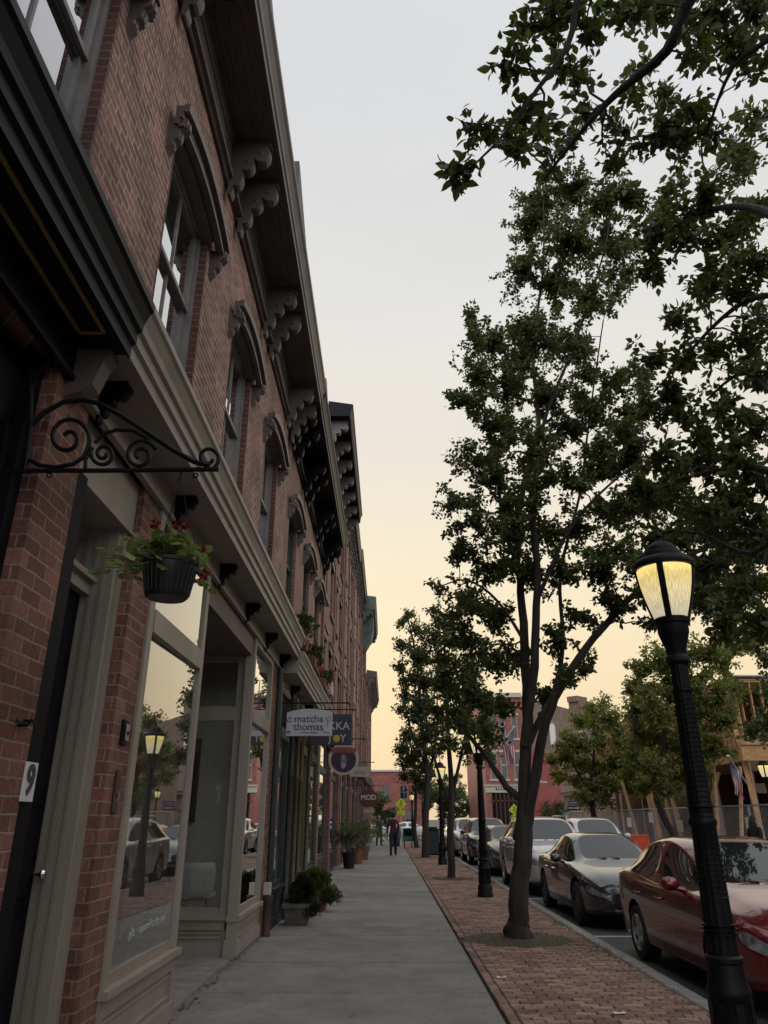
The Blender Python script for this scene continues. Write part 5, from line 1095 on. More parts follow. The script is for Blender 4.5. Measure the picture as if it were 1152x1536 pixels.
HATCH = dict(L=4.37, st=[(0, .58, .24, .64, .67, .42, .69), (.08, .72, .20, .70, .74, .54, .77), (.42, .845, .18, .82, .86, .61, .90), (.8, .87, .18, .88, .92, .64, .96), (1.1, .875, .18, .93, .98, .66, 1.02), (1.28, .875, .18, .93, 1.0, .69, 1.04), (2.0, .875, .18, .945, 1.39, .61, 1.45), (2.55, .875, .18, .955, 1.43, .62, 1.49), (2.62, .875, .18, .957, 1.43, .62, 1.49), (3.3, .875, .18, .975, 1.39, .61, 1.47), (4.0, .86, .19, 1.02, 1.10, .62, 1.15), (4.16, .84, .22, 1.02, 1.08, .58, 1.11), (4.28, .80, .26, 1.0, 1.03, .54, 1.05), (4.37, .70, .34, .88, .92, .48, .94)], cowl=5, wt=6, rt=9, rb=10, axf=.85, axr=3.42, wr=.315)
SUV = dict(L=4.75, st=[(0, .66, .32, .80, .84, .52, .87), (.07, .80, .27, .88, .92, .62, .95), (.36, .915, .25, .98, 1.02, .71, 1.06), (.8, .94, .25, 1.04, 1.07, .74, 1.12), (1.2, .945, .25, 1.09, 1.12, .76, 1.16), (1.38, .945, .25, 1.11, 1.15, .76, 1.18), (2.0, .945, .25, 1.12, 1.60, .66, 1.69), (2.72, .945, .25, 1.13, 1.64, .67, 1.74), (2.80, .945, .25, 1.13, 1.64, .67, 1.74), (3.85, .945, .25, 1.15, 1.60, .66, 1.72), (4.45, .93, .26, 1.17, 1.50, .62, 1.62), (4.56, .92, .28, 1.17, 1.25, .64, 1.30), (4.68, .88, .32, 1.0, 1.05, .62, 1.08), (4.75, .80, .38, .86, .9, .58, .92)], cowl=5, wt=6, rt=10, rb=11, axf=.9, axr=3.75, wr=.37)
def rows(s):
    y, hw, zb, zs, zr, rw, zt = s
    return [(hw - .12, zb), (hw - .035, zb + .05), (hw - .005, zb + (zs - zb) * .42), (hw, zb + (zs - zb) * .62), (hw - .025, zs - .05), (hw - .075, zs), (rw, zr), (rw - .07, zr + (zt - zr) * .62), (rw * .5, zt - (zt - zr) * .08), (0, zt)]
def make_car(label, spec, loc, paint, kind='car', wheel='alloy', rails=False, group=None, rz=0, glassm=None, detail=True, name='parked_car', grille=1):
    t = thing(name, label, kind, loc, rz, group)
    st = spec['st']; ns = len(st); V = []; Fc = []; FM = []
    # mats: 0 paint 1 trim 2 windscreen 3 sideglass 4 headlight 5 taillight 6 grille 7 rear window
    idx = {}
    for i, s in enumerate(st):
        rr = rows(s)
        for j, (x, z) in enumerate(rr):
            for sg in (-1, 1):
                if j == 9 and sg == 1: idx[i, j, 1] = idx[i, j, -1]; continue
                idx[i, j, sg] = len(V); y = s[0]
                V.append((sg * x, y, z))
    cowl, wt, rt, rb = spec['cowl'], spec['wt'], spec['rt'], spec['rb']
    for i in range(ns - 1):
        for j in range(9):
            for sg in (-1, 1):
                f = (idx[i, j, sg], idx[i + 1, j, sg], idx[i + 1, j + 1, sg], idx[i, j + 1, sg])
                if sg == 1: f = f[::-1]
                mt = 0
                if i == cowl and j >= 7: mt = 2
                elif j == 5 and cowl <= i < rb and i != 7: mt = 3
                elif j == 5 and i == 7: mt = 1
                elif j >= 7 and rt <= i < rb: mt = 7
                elif i in (0, 1) and j == 3: mt = 4
                elif i in (ns - 3, ns - 2) and j == 4: mt = 5
                elif j == 0: mt = 1
                Fc.append(f); FM.append(mt)
        Fc.append((idx[i, 0, 1], idx[i + 1, 0, 1], idx[i + 1, 0, -1], idx[i, 0, -1])[::-1]); FM.append(1)
    # end caps
    for end in (0, ns - 1):
        top = [idx[end, 5, -1], idx[end, 6, -1], idx[end, 7, -1], idx[end, 8, -1], idx[end, 9, -1], idx[end, 8, 1], idx[end, 7, 1], idx[end, 6, 1], idx[end, 5, 1]]
        rr = rows(st[end]); w5 = rr[5][0]; sgn = -1 if end == 0 else 1; prev = top
        for j in (4, 3, 2, 1, 0):
            row = []
            for k in range(9):
                if k == 0: row.append(idx[end, j, -1])
                elif k == 8: row.append(idx[end, j, 1])
                else:
                    x = V[top[k]][0] / w5; bul = (1 - abs(x) ** 2) * .09 * (1 if j in (1, 2) else .8); V.append((x * rr[j][0], st[end][0] + sgn * bul, rr[j][1])); row.append(len(V) - 1)
            for k in range(8):
                f = (prev[k], prev[k + 1], row[k + 1], row[k]); f = f[::-1] if end == 0 else f
                mt = 0
                if end == 0:
                    if j == 3 and k in (0, 7): mt = 4
                    elif j in (3, 2) and 1 < k < 6: mt = 6
                    elif j == 1 and 0 < k < 7 and not (2 < k < 5): mt = 6
                    elif j == 0: mt = 1
                    elif j == 1 and 2 < k < 5: mt = 6
                else:
                    if j == 4 and k in (0, 1, 6, 7): mt = 5
                    elif j == 0: mt = 1
                Fc.append(f); FM.append(mt)
            prev = row
    bm = bmesh.new(); vs = [bm.verts.new(v) for v in V]; bm.verts.ensure_lookup_table()
    for f, mt in zip(Fc, FM):
        try: q = bm.faces.new([vs[i] for i in f]); q.material_index = mt
        except Exception: pass
    bmesh.ops.remove_doubles(bm, verts=bm.verts, dist=.0005); bmesh.ops.recalc_face_normals(bm, faces=bm.faces)
    for mt in (2, 3, 7, 4, 6):
        for side in ((-1, 1) if mt in (3, 4) else (0,)):
            fs = [f for f in bm.faces if f.material_index == mt and (side == 0 or f.calc_center_median().x * side > 0)]
            if mt == 3:
                for grp in ([f for f in fs if f.calc_center_median().y < st[7][0]], [f for f in fs if f.calc_center_median().y > st[8][0] and f.calc_center_median().y < 30]):
                    if grp:
                        r_ = bmesh.ops.inset_region(bm, faces=grp, thickness=.028, depth=-.006)
                        for f in r_['faces']: f.material_index = 1
            elif fs:
                r_ = bmesh.ops.inset_region(bm, faces=fs, thickness=.022 if mt != 6 else .015, depth=-.006 if mt != 6 else -.012)
                for f in r_['faces']: f.material_index = 1
    cl = bm.edges.layers.float.new('crease_edge')
    ysets = [st[k][0] for k in (cowl, wt, rt, rb)]
    for e in bm.edges:
        m_ = {f.material_index for f in e.link_faces}
        if len(m_) > 1: e[cl] = .75 if m_ & {2, 3, 7, 4, 6} else .5
    for i in range(1, ns - 2):
        for sg in (-1, 1):
            for j, cr in ((1, .5), (4, .55), (5, .45), (6, .3)):
                a_ = bm.verts; pa, pb = Vector(V[idx[i, j, sg]]), Vector(V[idx[i + 1, j, sg]])
                for e in bm.edges:
                    q0, q1 = e.verts[0].co, e.verts[1].co
                    if ((q0 - pa).length < .001 and (q1 - pb).length < .001) or ((q1 - pa).length < .001 and (q0 - pb).length < .001): e[cl] = max(e[cl], cr); break
    me = bpy.data.meshes.new('tmp'); bm.to_mesh(me); bm.free()
    o = bpy.data.objects.new('tmp', me); C.objects.link(o); o.modifiers.new('s', 'SUBSURF').levels = 2; o.modifiers['s'].render_levels = 2
    cutters = []
    for ya in (spec['axf'], spec['axr']):
        for sg in (-1, 1):
            m = MB(); rr_ = spec['wr'] + .055; xw_ = st[4][1]
            m.lathe([(.001, -.3), (rr_, -.3), (rr_, .3), (.001, .3)], 32, M=lambda a, b, c: (sg * (xw_ - .02) + c * .9, ya + a, spec['wr'] + .02 + b))
            c_ = m.build('cut', M['trim']); cutters.append(c_); md = o.modifiers.new('b', 'BOOLEAN'); md.object = c_; md.operation = 'DIFFERENCE'; md.solver = 'EXACT'
    for mt_ in (paint, M['trim'], M['wscreen'] if not glassm else glassm, M['autoglass'], M['hl'], M['tl'], M['grille'], M['autoglass'], M['chrome']): me.materials.append(mt_)
    dg = bpy.context.evaluated_depsgraph_get(); dg.update(); ev = bpy.data.meshes.new_from_object(o.evaluated_get(dg))
    for c_ in cutters: bpy.data.objects.remove(c_)
    bpy.data.objects.remove(o)
    def extract(keep, nm_, mats, remap, comp=False):
        b2 = bmesh.new(); b2.from_mesh(ev); bmesh.ops.delete(b2, geom=[f for f in b2.faces if f.material_index not in keep], context='FACES')
        if not b2.faces: b2.free(); return
        groups = [None]
        if comp:
            seen = set(); groups = []
            for f in b2.faces:
                if f.index in seen: continue
                stk = [f]; g_ = []; seen.add(f.index)
                while stk:
                    q = stk.pop(); g_.append(q.index)
                    for e in q.edges:
                        for l in e.link_faces:
                            if l.index not in seen: seen.add(l.index); stk.append(l)
                groups.append(g_)
        b2.free()
        for g_ in groups:
            b3 = bmesh.new(); b3.from_mesh(ev); bmesh.ops.delete(b3, geom=[f for f in b3.faces if f.material_index not in keep], context='FACES')
            if g_ is not None:
                s_ = set(g_)
                if len(s_) < 6: b3.free(); continue
                b3.faces.ensure_lookup_table(); b3.faces.index_update(); bmesh.ops.delete(b3, geom=[f for f in b3.faces if f.index not in s_], context='FACES')
            me2 = bpy.data.meshes.new(nm_)
            for f in b3.faces: f.material_index = remap.get(f.material_index, 0)
            b3.to_mesh(me2); b3.free(); me2.materials.clear()
            for q in mats: me2.materials.append(q)
            shade(me2, 35); oo = bpy.data.objects.new(nm_, me2); C.objects.link(oo); oo.parent = t
    extract({0, 1, 8}, 'body', [paint, M['trim'], M['chrome']], {0: 0, 1: 1, 8: 2})
    extract({2}, 'windshield', [M['wscreen'] if not glassm else glassm], {2: 0}); extract({3}, 'side_window', [M['autoglass']], {3: 0}, True); extract({7}, 'rear_window', [M['autoglass']], {7: 0})
    extract({4}, 'headlight', [M['hl']], {4: 0}, True); extract({5}, 'taillight', [M['tl']], {5: 0}, True); extract({6}, 'grille', [M['grille']], {6: 0})
    # wheels
    wr = spec['wr']; xw_ = st[4][1]
    for ya in (spec['axf'], spec['axr']):
        for sg in (-1, 1):
            f = lambda a, b, c: (sg * (xw_ - .115 + c), ya + a, wr + b)
            m = MB(); m.lathe([(wr * .66, -.1), (wr * .94, -.105), (wr, -.08), (wr, .08), (wr * .94, .105), (wr * .67, .10), (wr * .64, .06)], 36, M=f); w = m.build('wheel', M['rubber'], t, smooth=True)
            m = MB(); m.lathe([(wr * .68, .098), (wr * .66, .108), (wr * .62, .10), (wr * .60, .03), (wr * .6, -.08)], 32, M=f); m.lathe([(.001, .085), (.03, .085), (.05, .07), (.06, .03), (.001, .02)], 20, M=f)
            nsp = 5 if wheel == 'alloy' else 10
            for k in range(nsp):
                a = 2 * math.pi * k / nsp; wd = .055 if nsp == 5 else .022
                dx, dy = math.cos(a), math.sin(a); vs = []
                for rr_, w2, zo in ((.03, wd * .8, .075), (wr * .63, wd, .09)):
                    for s2 in (-1, 1):
                        for dz in (-.03, 0): vs.append(f(dx * rr_ - dy * s2 * w2, dy * rr_ + dx * s2 * w2, zo + dz))
                m.add(vs, [(0, 1, 3, 2), (4, 6, 7, 5), (0, 4, 5, 1), (2, 3, 7, 6), (0, 2, 6, 4), (1, 5, 7, 3)])
            sub(m.build('rim', M['alloy' if wheel == 'alloy' else 'darkalloy'], smooth=True), w)
            m = MB(); m.lathe([(.001, .0), (wr * .6, .0), (wr * .6, -.01), (.001, -.01)], 24, M=f); sub(m.build('brake_disc', M['trim']), w)
    # mirrors, handles, plate
    s5 = st[cowl]; zc = s5[3]
    for sg in (-1, 1):
        m = MB(); c0 = Vector((sg * (s5[1] + .07), s5[0] + .42, zc + .075)); m.ball(c0, .1, 8, (1.05, .62, .72)); m.tube([(sg * (s5[1] - .08), s5[0] + .42, zc + .01), (sg * (s5[1] + .03), s5[0] + .42, zc + .04)], [.03, .025], 8)
        m.build('mirror', paint, t, smooth=True)
        for yy in (st[7][0] - .16, st[9][0] - .12 if spec is not SUV else 3.6):
            m = MB(); x = s5[1] - .012; m.tube([(sg * (x), yy - .09, zc - .13), (sg * (x + .03), yy - .07, zc - .125), (sg * (x + .03), yy + .07, zc - .12), (sg * x, yy + .09, zc - .12)], [.012, .014, .014, .012], 6); m.build('door_handle', paint if spec is not SEDAN else M['chrome'], t, smooth=True)
    m = MB(); zpl = .42 if spec is not SUV else .5; m.box(-.16, .16, -.125, -.112, zpl - .08, zpl + .08); m.build('licence_plate', M['platew'], t, bevel=.005)
    m = MB()
    for k in range(5): zz = st[0][2] + .20 + k * .045; m.tube([(-.34, -.045, zz), (0, -.092, zz), (.34, -.045, zz)], .006, 5)
    m.build('grille_bars', M['chrome'] if grille else M['trim'], t)
    m = MB()
    for sg in (-1, 1): m.tube([(sg * .12, s5[0] + .02, s5[6] + .012), (sg * .12 - .45, s5[0] + .16, s5[6] + .05)], .008, 5)
    m.build('wiper', M['trim'], t)
    if rails:
        for sg in (-1, 1): m = MB(); z = st[7][6] - .02; m.tube([(sg * .60, 2.1, z - .06), (sg * .60, 2.2, z + .03), (sg * .60, 3.9, z + .03), (sg * .60, 4.05, z - .05)], .018, 6); m.build('roof_rail', M['alloy'], t, smooth=True)
    return t
sd = [(1.62, -.12, .3, .93), (2.76, .0, .25, .93), (3.5, .25, .5, .95)]
GC = 'cars parked along the kerb'
XC = 3.22
red = carpaint('red_car_paint', (.15, .007, .010), .4, .2, [(1.36, 0, .3, .98), (2.58, 0, .28, .99), (3.25, .3, .5, 1.02)])
make_car('dark red hatchback parked behind the rope-wound black lamp post', HATCH, (XC + .90, 7.55, ROADZ), red, wheel='alloy', group=GC, grille=0)
gray = carpaint('dark_grey_car_paint', (.062, .064, .068), .75, .22, sd); 
make_car('dark silver sedan with black wheels parked behind the red car', SEDAN, (XC + .94, 13.5, ROADZ), gray, wheel='dark', group=GC)
sil = carpaint('silver_car_paint', (.52, .52, .525), .15, .3, [(1.5, 0, .4, 1.1), (2.76, 0, .35, 1.12), (3.7, .1, .5, 1.12)])
make_car('silver SUV with roof rails parked behind the big tree trunk', SUV, (XC + .95, 19.1, ROADZ), sil, 'SUV', rails=True, group=GC)
dg_ = carpaint('dark_green_car_paint', (.035, .045, .045), .5, .3)
make_car('dark green-grey hatchback parked fourth along the kerb', HATCH, (XC + .88, 25.6, ROADZ), dg_, group=GC)
blk = carpaint('black_car_paint', (.012, .013, .015), .3, .25)
make_car('black SUV with pale windscreen parked fifth along the kerb', SUV, (XC + .92, 31.5, ROADZ), blk, 'SUV', group=GC)
wht = carpaint('white_car_paint', (.55, .56, .57), .1, .35)
make_car('white SUV parked farthest along the kerb', SUV, (XC + .92, 38.5, ROADZ), wht, 'SUV', group=GC)
make_car('silver sedan parked beyond the white SUV', SEDAN, (XC + .92, 45.5, ROADZ), sil, group=GC)
make_car('light silver SUV on the far side of the road seen over the dark sedan', SUV, (6.75, 24.2, ROADZ), sil, 'SUV', group='cars on the far side', name='parked_car')
make_car('tan sedan far across the road behind the light silver one', SEDAN, (8.3, 34.5, ROADZ), carpaint('tan_car_paint', (.45, .33, .16), .3, .35), group='cars on the far side')
make_car('white car crossing the end of the street beyond the walker', SEDAN, (4.6, 76.5, ROADZ), wht, rz=R(90), name='car')
make_car('white van-like SUV crossing the end of the street by the corner', SUV, (-.2, 77.5, ROADZ), wht, 'SUV', rz=R(90), name='car')

# ------------------------------------------------------------------ far buildings
FB = thing('brick_building', 'low red brick building closing the end of the street', 'building', (0, 92, 0), world=True)
def fwall(mb, x0, x1, z0, z1, ops, y0, y1):
    m2 = MB(); shell(m2, x0, x1, z0, z1, ops, 0, 1); n = len(mb.v); mb.v += [(p[1], y1 + (y0 - y1) * p[0], p[2]) for p in m2.v]
    for f in m2.f: mb.f.append(tuple(i + n for i in f)); mb.m.append(0)
wins = [(-2.6, -1.6, 3.6, 5.2), (-.8, .2, 3.6, 5.2), (1.4, 2.3, 3.6, 5.2), (-.6, .5, .6, 2.4), (2, 3, .6, 2.4), (-6, -5, 3.6, 5.2), (-6, -5, .6, 2.4)]
m = MB(); fwall(m, -14, 3.9, -.3, 6.7, wins, 92, 92.3); m.box(-14, 3.9, 92.3, 104, 6.4, 6.5); m.box(3.6, 3.9, 92.3, 104, -.3, 6.4); m.box(-14, 3.6, 103.7, 104, -.3, 6.4); m.build('wall', M['brick_far'], FB)
m = MB(); m.box(-14.1, 4.0, 91.85, 92.4, 6.7, 6.9); m.build('coping', M['signwhite'], FB)
for a, b_, c, d in wins:
    m = MB(); m.box(a, b_, 92.1, 92.16, c, d); w = m.build('window', M['autoglass'], FB); m = MB()
    for q in (a, (a + b_) / 2 - .03, b_ - .06): m.box(q, q + .06, 92.02, 92.1, c, d)
    for q in (c, (c + d) / 2, d - .06): m.box(a, b_, 92.03, 92.09, q, q + .06)
    m.box(a - .1, b_ + .1, 91.9, 92.0, c - .12, c); sub(m.build('frame', M['sash']), w)
# corner building, three storeys
ang = math.atan2(105 - 86, 35 - 16.7)
CB = thing('corner_building', 'three-storey red brick corner building with painted side wall, chimney and stone sign band', 'building', (15.2, 86, 0))
# local: front wall along -x from the corner, side wall running back to the right
FS = 4.4 / 6
m = MB(); fw = [(a * FS, b_ * FS, c, d) for a, b_, c, d in [(-5.2, -4.1, 5.6, 8.4), (-3.6, -2.6, 5.6, 8.4), (-1.6, -.7, 5.6, 8.4), (-5.2, -4.1, 9.9, 12.4), (-3.6, -2.6, 9.9, 12.4), (-1.6, -.7, 9.9, 12.4)]]
fwall(m, -4.4, 0, 4.9, 14.6, fw, 0, .3); m.box(-4.4, -3.9, -.05, .3, -.3, 4.2); m.box(-.6, 0, -.05, .3, -.3, 4.2); m.box(-4.4, -4.1, .3, 20, -.3, 14.6); m.build('front_wall', M['brick_far'], CB)
def sidemap(u, d, z): return (u * math.cos(ang) + d * math.sin(ang), u * math.sin(ang) - d * math.cos(ang), z)
m = MB(); m.prism([(0, -.3), (26, -.3), (26, 13.4), (0, 14.6)], -.3, 0, lambda p, q, r: sidemap(p, r - .01, q)); m.build('side_wall', M['brick_grey'], CB)
m = MB(); m.prism([(.02, -.3), (7, -.3), (7, 8.6), (.02, 8.8)], 0, .03, lambda p, q, r: sidemap(p, r, q)); m.build('painted_panel', M['red_paint_wall'], CB)
m = MB(); m.box(-4.5, .05, -.12, .02, 4.2, 4.9); m.box(-4.6, .1, -.25, .02, 4.85, 5.0); m.build('sign_band', M['cream'], CB)
m = MB(); m.box(-4.6, .1, -.3, .02, 14.4, 14.9); m.build('cornice', M['cream'], CB)
m = MB()
for k in range(9): m.box(-3.4 + k * .27, -3.4 + k * .27 + .15, -.135, -.12, 4.42, 4.62 + .08 * (k in (0, 4)))
m.build('lettering', M['ink'], CB)
m = MB()
for k in range(9): m.box(2.0 + k * .25, 2.0 + k * .25 + .15, .03, .05, 5.28, 5.5 + .1 * (k in (0, 3)), M=sidemap)
m.build('lettering', M['cream'], CB)
m = MB(); m.box(-3.9, -.6, .1, .2, -.3, 4.2); m.build('shop_glazing', M['autoglass'], CB); m = MB()
for k in range(8): q = -3.9 + 3.18 * k / 7; m.box(q, q + .12, 0, .1, -.3, 4.2)
m.box(-3.9, -.6, .0, .1, 3.3, 3.45); m.build('shop_frame', M['maroon'], CB)
for a, b_, c, d in fw:
    m = MB(); m.box(a, b_, .15, .2, c, d); w = m.build('window', M['autoglass'], CB); m = MB(); m.box(a, b_, .08, .15, (c + d) / 2, (c + d) / 2 + .1); m.box(a - .15, b_ + .15, -.08, .02, c - .2, c); m.box(a - .15, b_ + .15, -.06, .02, d, d + .25); m.box(a, a + .08, .08, .15, c, d); m.box(b_ - .08, b_, .08, .15, c, d); sub(m.build('frame', M['cream']), w)
for u in (6.2, 13.0):
    m = MB()
    m.prism([(u - .6, 9.6), (u + .6, 9.6), (u + .6, 11.7), (u + .35, 12.0), (u - .35, 12.0), (u - .6, 11.7)], .02, .05, lambda p, q, r: sidemap(p, r, q)); w = m.build('window', M['upglass'], CB)
    m = MB(); m.prism([(u - .75, 9.5), (u + .75, 9.5), (u + .75, 12.0), (u, 12.4), (u - .75, 12.0)], .0, .03, lambda p, q, r: sidemap(p, r, q)); sub(m.build('surround', M['sash']), w)
m = MB(); m.prism([(13.6, 12), (15.4, 12), (15.4, 15.4), (15.7, 15.4), (15.7, 16.1), (13.3, 16.1), (13.3, 15.4), (13.6, 15.4)], -1.8, -.3, lambda p, q, r: sidemap(p, r, q)); m.build('chimney', M['brick_grey'], CB)
rg = random.Random(4); pts = []; dirs = []
for i in range(5000):
    u = abs(rg.gauss(0, 1.6)) + rg.uniform(-.2, 1.8); z = rg.uniform(-.2, 3.6) * rg.random() ** .3; p = sidemap(4.4 + (u if rg.random() < .8 else -u * .5), .06 + rg.random() * .5, z); pts.append(p); dirs.append((rg.gauss(0, 1), rg.gauss(0, 1), -.5))
leaves('ivy', pts, .22, M['leaf_far'], CB, T_FAR, 4, dirs)
# low shop beyond
t = thing('low_shop', 'low brown brick shop with flat eaves beside the painted red wall', 'building', (20, 72, 0), world=True)
m = MB(); m.box(17.4, 26, 72, 78, -.3, 3.6); m.build('wall', M['brick_grey'], t); m = MB(); m.box(17.2, 26.2, 71.6, 78.2, 3.6, 3.9); m.box(17.1, 26.3, 71.5, 78.3, 3.9, 3.98); m.build('eaves', M['sash'], t)
m = MB(); m.box(18, 19.4, 71.94, 71.99, .6, 2.8); m.box(20, 22.5, 71.94, 71.99, .6, 2.8); m.build('window', M['autoglass'], t)
# timber-framed building under construction
CX0, CY0, CY1 = 14.0, 30.2, 52
TB = thing('timber_frame_building', 'two-storey building under construction with bare timber studs and board sheathing', 'building', (CX0, 36, 0), world=True)
zf1, ztop = 3.75, 6.75
m = MB()
def studs(mb, a, b_, z0, z1, step, th=.06, dp=.14):
    a = Vector(a); b_ = Vector(b_); n = int((b_ - a).length / step); d = (b_ - a).normalized()
    rot = Matrix.Rotation(math.atan2(d.y, d.x), 3, 'Z')
    for i in range(n + 1): p = a + d * min(i * step, (b_ - a).length); mb.obox((p.x, p.y, (z0 + z1) / 2), (th, dp, z1 - z0), rot)
    for z in (z0 - .03, z1 + .03, z1 + .10): c = (a + b_) / 2; mb.obox((c.x, c.y, z), ((b_ - a).length, dp, .055), rot)
studs(m, (CX0 + .2, CY0, 0), (CX0 + 9, CY0, 0), zf1 + .35, ztop - .1, .42); studs(m, (CX0, CY0, 0), (CX0, CY1, 0), zf1 + .35, ztop - .1, .42)
studs(m, (CX0 + 3, CY0 + 3, 0), (CX0 + 9, CY0 + 3, 0), zf1 + .35, ztop - .1, .6)
for k in range(3): m.beam((CX0 + .4 + k * 1.3, CY0 - .1, zf1 + .5), (CX0 + 1.6 + k * 1.3, CY0 - .1, ztop - .3), .04, .14)
m.build('stud_wall', M['wood'], TB)
m = MB(); m.box(CX0 - .02, CX0 + 9, CY0 - .12, CY0 + 22, zf1 - .1, zf1 + .28); m.box(CX0 + 2.6, CX0 + 9, CY0 - .14, CY0 - .08, ztop - .8, ztop); m.box(CX0 + 4.0, CX0 + 9, CY0 - .14, CY0 - .08, zf1 + .35, zf1 + 1.4); m.build('sheathing', M['osb'], TB)
m = MB(); m.box(CX0 - .12, CX0 + 9.1, CY0 - .2, CY1, ztop + .12, ztop + .17)
m.build('roof_deck', M['signwhite'], TB)
m = MB()
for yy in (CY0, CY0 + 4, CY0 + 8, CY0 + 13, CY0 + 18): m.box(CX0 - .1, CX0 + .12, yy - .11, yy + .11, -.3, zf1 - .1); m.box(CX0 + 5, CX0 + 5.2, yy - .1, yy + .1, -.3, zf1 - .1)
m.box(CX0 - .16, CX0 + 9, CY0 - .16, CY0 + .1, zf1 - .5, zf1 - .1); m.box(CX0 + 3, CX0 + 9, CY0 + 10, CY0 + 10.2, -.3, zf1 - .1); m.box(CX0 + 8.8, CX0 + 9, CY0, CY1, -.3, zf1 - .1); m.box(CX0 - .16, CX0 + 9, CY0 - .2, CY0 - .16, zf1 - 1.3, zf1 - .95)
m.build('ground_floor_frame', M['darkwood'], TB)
m = MB(); m.box(CX0 + 2.5, CX0 + 9, CY0 + 3.3, CY0 + 3.4, zf1 + .3, ztop); m.box(CX0 + 2.4, CX0 + 2.5, CY0 + 3.3, CY1, zf1 + .3, ztop); m.build('dark_interior_infill', M['darkwood'], TB)  # dark sheets added behind the studs to stand in for interior shade
m = MB()
for a, b_ in (((12.6, 29, -.1), (13.6, 30, 3.4)), ((12.4, 30.4, -.1), (12.9, 30.6, 4.3)), ((12.4, 33.6, -.1), (12.0, 34, 4.3)), ((12.3, 26.2, -.1), (12.0, 26.3, 4.4)), ((12.4, 26.6, -.1), (12.3, 26.5, 4.0)), ((12.2, 25.4, -.1), (13.6, 25.8, 3.4)), ((12.3, 36, -.1), (12.1, 36.4, 3.6)), ((12.6, 35.4, -.1), (12.3, 35.2, 4.1)), ((12.6, 37.4, -.1), (12.4, 37.8, 3.4)), ((12.4, 39.4, -.1), (11.9, 39.8, 3.4)), ((12.6, 33.4, -.1), (13.6, 32, 3.3))): m = MB(); m.beam(a, b_, .09, .14); m.build('brace', M['wood'], TB)
m = MB(); m.box(11.9, 24, 25.9, 26.1, 3.35, 3.85); m.box(11.9, 24, 25.85, 26.15, 3.85, 3.95); m.build('canopy_beam', M['osb'], TB)
# a second block behind, to close the view on the right
t = thing('brick_shed', 'plain low brick block behind the timber frame', 'building', (20, 56, 0), world=True); m = MB(); m.box(16, 34, 54, 66, -.3, 5.2); m.build('wall', M['brick_grey'], t); m = MB(); m.box(15.8, 34.2, 53.8, 66.2, 5.2, 5.4); m.build('roof', M['roof'], t)
m = MB(); 
for k in range(5): m = MB(); m.box(17 + k * 3, 18.4 + k * 3, 53.94, 53.99, 1, 3); m.build('opening', M['darkwood'], t)
# brick row on the far side, beside and behind the viewer
OB = thing('brick_building', 'two-storey brown brick row across the road next to the fenced site', 'building', (13.5, 4, 0), world=True)
wn = [(y_, y_ + 1.1, z_, z_ + 2.0) for y_ in range(-18, 15, 3) for z_ in (.6, 4.6)]
m2 = MB(); shell(m2, -20, 15, -.3, 8.2, wn, -13.8, -13.5); m2.v = [(-x, y, z) for x, y, z in m2.v]; m2.box(13.8, 24, -20, -19.8, -.3, 8); m2.box(13.8, 24, 14.8, 15, -.3, 8); m2.box(13.8, 24, -19.8, 14.8, 7.8, 8); m2.build('wall', M['brick2'], OB)
m = MB(); m.box(13.1, 13.8, -20.1, 15.1, 8.2, 8.5); m.build('cornice', M['tan_dark'], OB)
for a, b_, c, d in wn: m = MB(); m.box(13.62, 13.66, a, b_, c, d); w = m.build('window', M['autoglass'], OB); m = MB(); m.box(13.55, 13.62, a, b_, (c + d) / 2 - .03, (c + d) / 2 + .03); m.box(13.4, 13.62, a - .1, b_ + .1, c - .1, c); sub(m.build('frame', M['sash']), w)
# fence
t = thing('chain_link_fence', 'temporary chain-link construction fence across the road with small notices', 'fence', (11.2, 32, 0), world=True)
FXc = 11.15; m = MB()
yy = 15.5; posts = []
while yy < 50: m.tube([(FXc, yy, -.1), (FXc, yy, 1.95)], .025, 6); m.tube([(FXc, yy + .08, -.1), (FXc, yy + .08, 1.95)], .025, 6); posts.append(yy); yy += 3.0
m.tube([(FXc, 15.5, 1.93), (FXc, 49, 1.93)], .022, 6); m.tube([(FXc, 15.5, .08), (FXc, 49, .08)], .022, 6); m.build('post_and_rail', M['galv'], t)
m = MB(); s_ = .17; hgt = 1.85
k = 15.5
while k < 49:
    m.beam((FXc, k, .08), (FXc, k + hgt, 1.93), .004); m.beam((FXc, k + hgt, .08), (FXc, k, 1.93), .004); k += s_
m.build('mesh', M['galv'], t, recalc=False)
for i, (yy, z, c) in enumerate(((24.2, 1.2, 'cream'), (27.3, 1.35, 'signwhite'), (30.1, 1.1, 'cream'), (33.3, 1.4, 'signwhite'), (36.4, 1.2, 'signwhite'), (39.6, 1.3, 'cream'))): m = MB(); m.box(FXc - .05, FXc - .035, yy, yy + .6, z, z + .4); m.build('notice', M[c], t)
# orange barriers
for i, (x, y, lb) in enumerate(((9.75, 31.2, 'upright orange plastic barrier block left of the timber braces'), (9.9, 27.3, 'low orange plastic barrier foot in front of the fence'))):
    t = thing('barrier', lb, 'barrier', (x, y, 0), world=True, group='orange construction barriers'); h = .98 if i == 0 else .5
    m = MB(); m.prism([(-.3, 0), (.3, 0), (.3, .2), (.2, .32), (.13, h - .1), (.13, h), (-.13, h), (-.13, h - .1), (-.2, .32), (-.3, .2)], x - .36, x + .36, lambda p, q, r: (r, y + p, q)); m.build('shell', M['orange'], t, bevel=.02)
    m = MB()
    for dx in (-.3, .1): m.box(x + dx, x + dx + .2, y - .31, y - .295, .05, .16)
    m.build('slot', M['trim'], t)
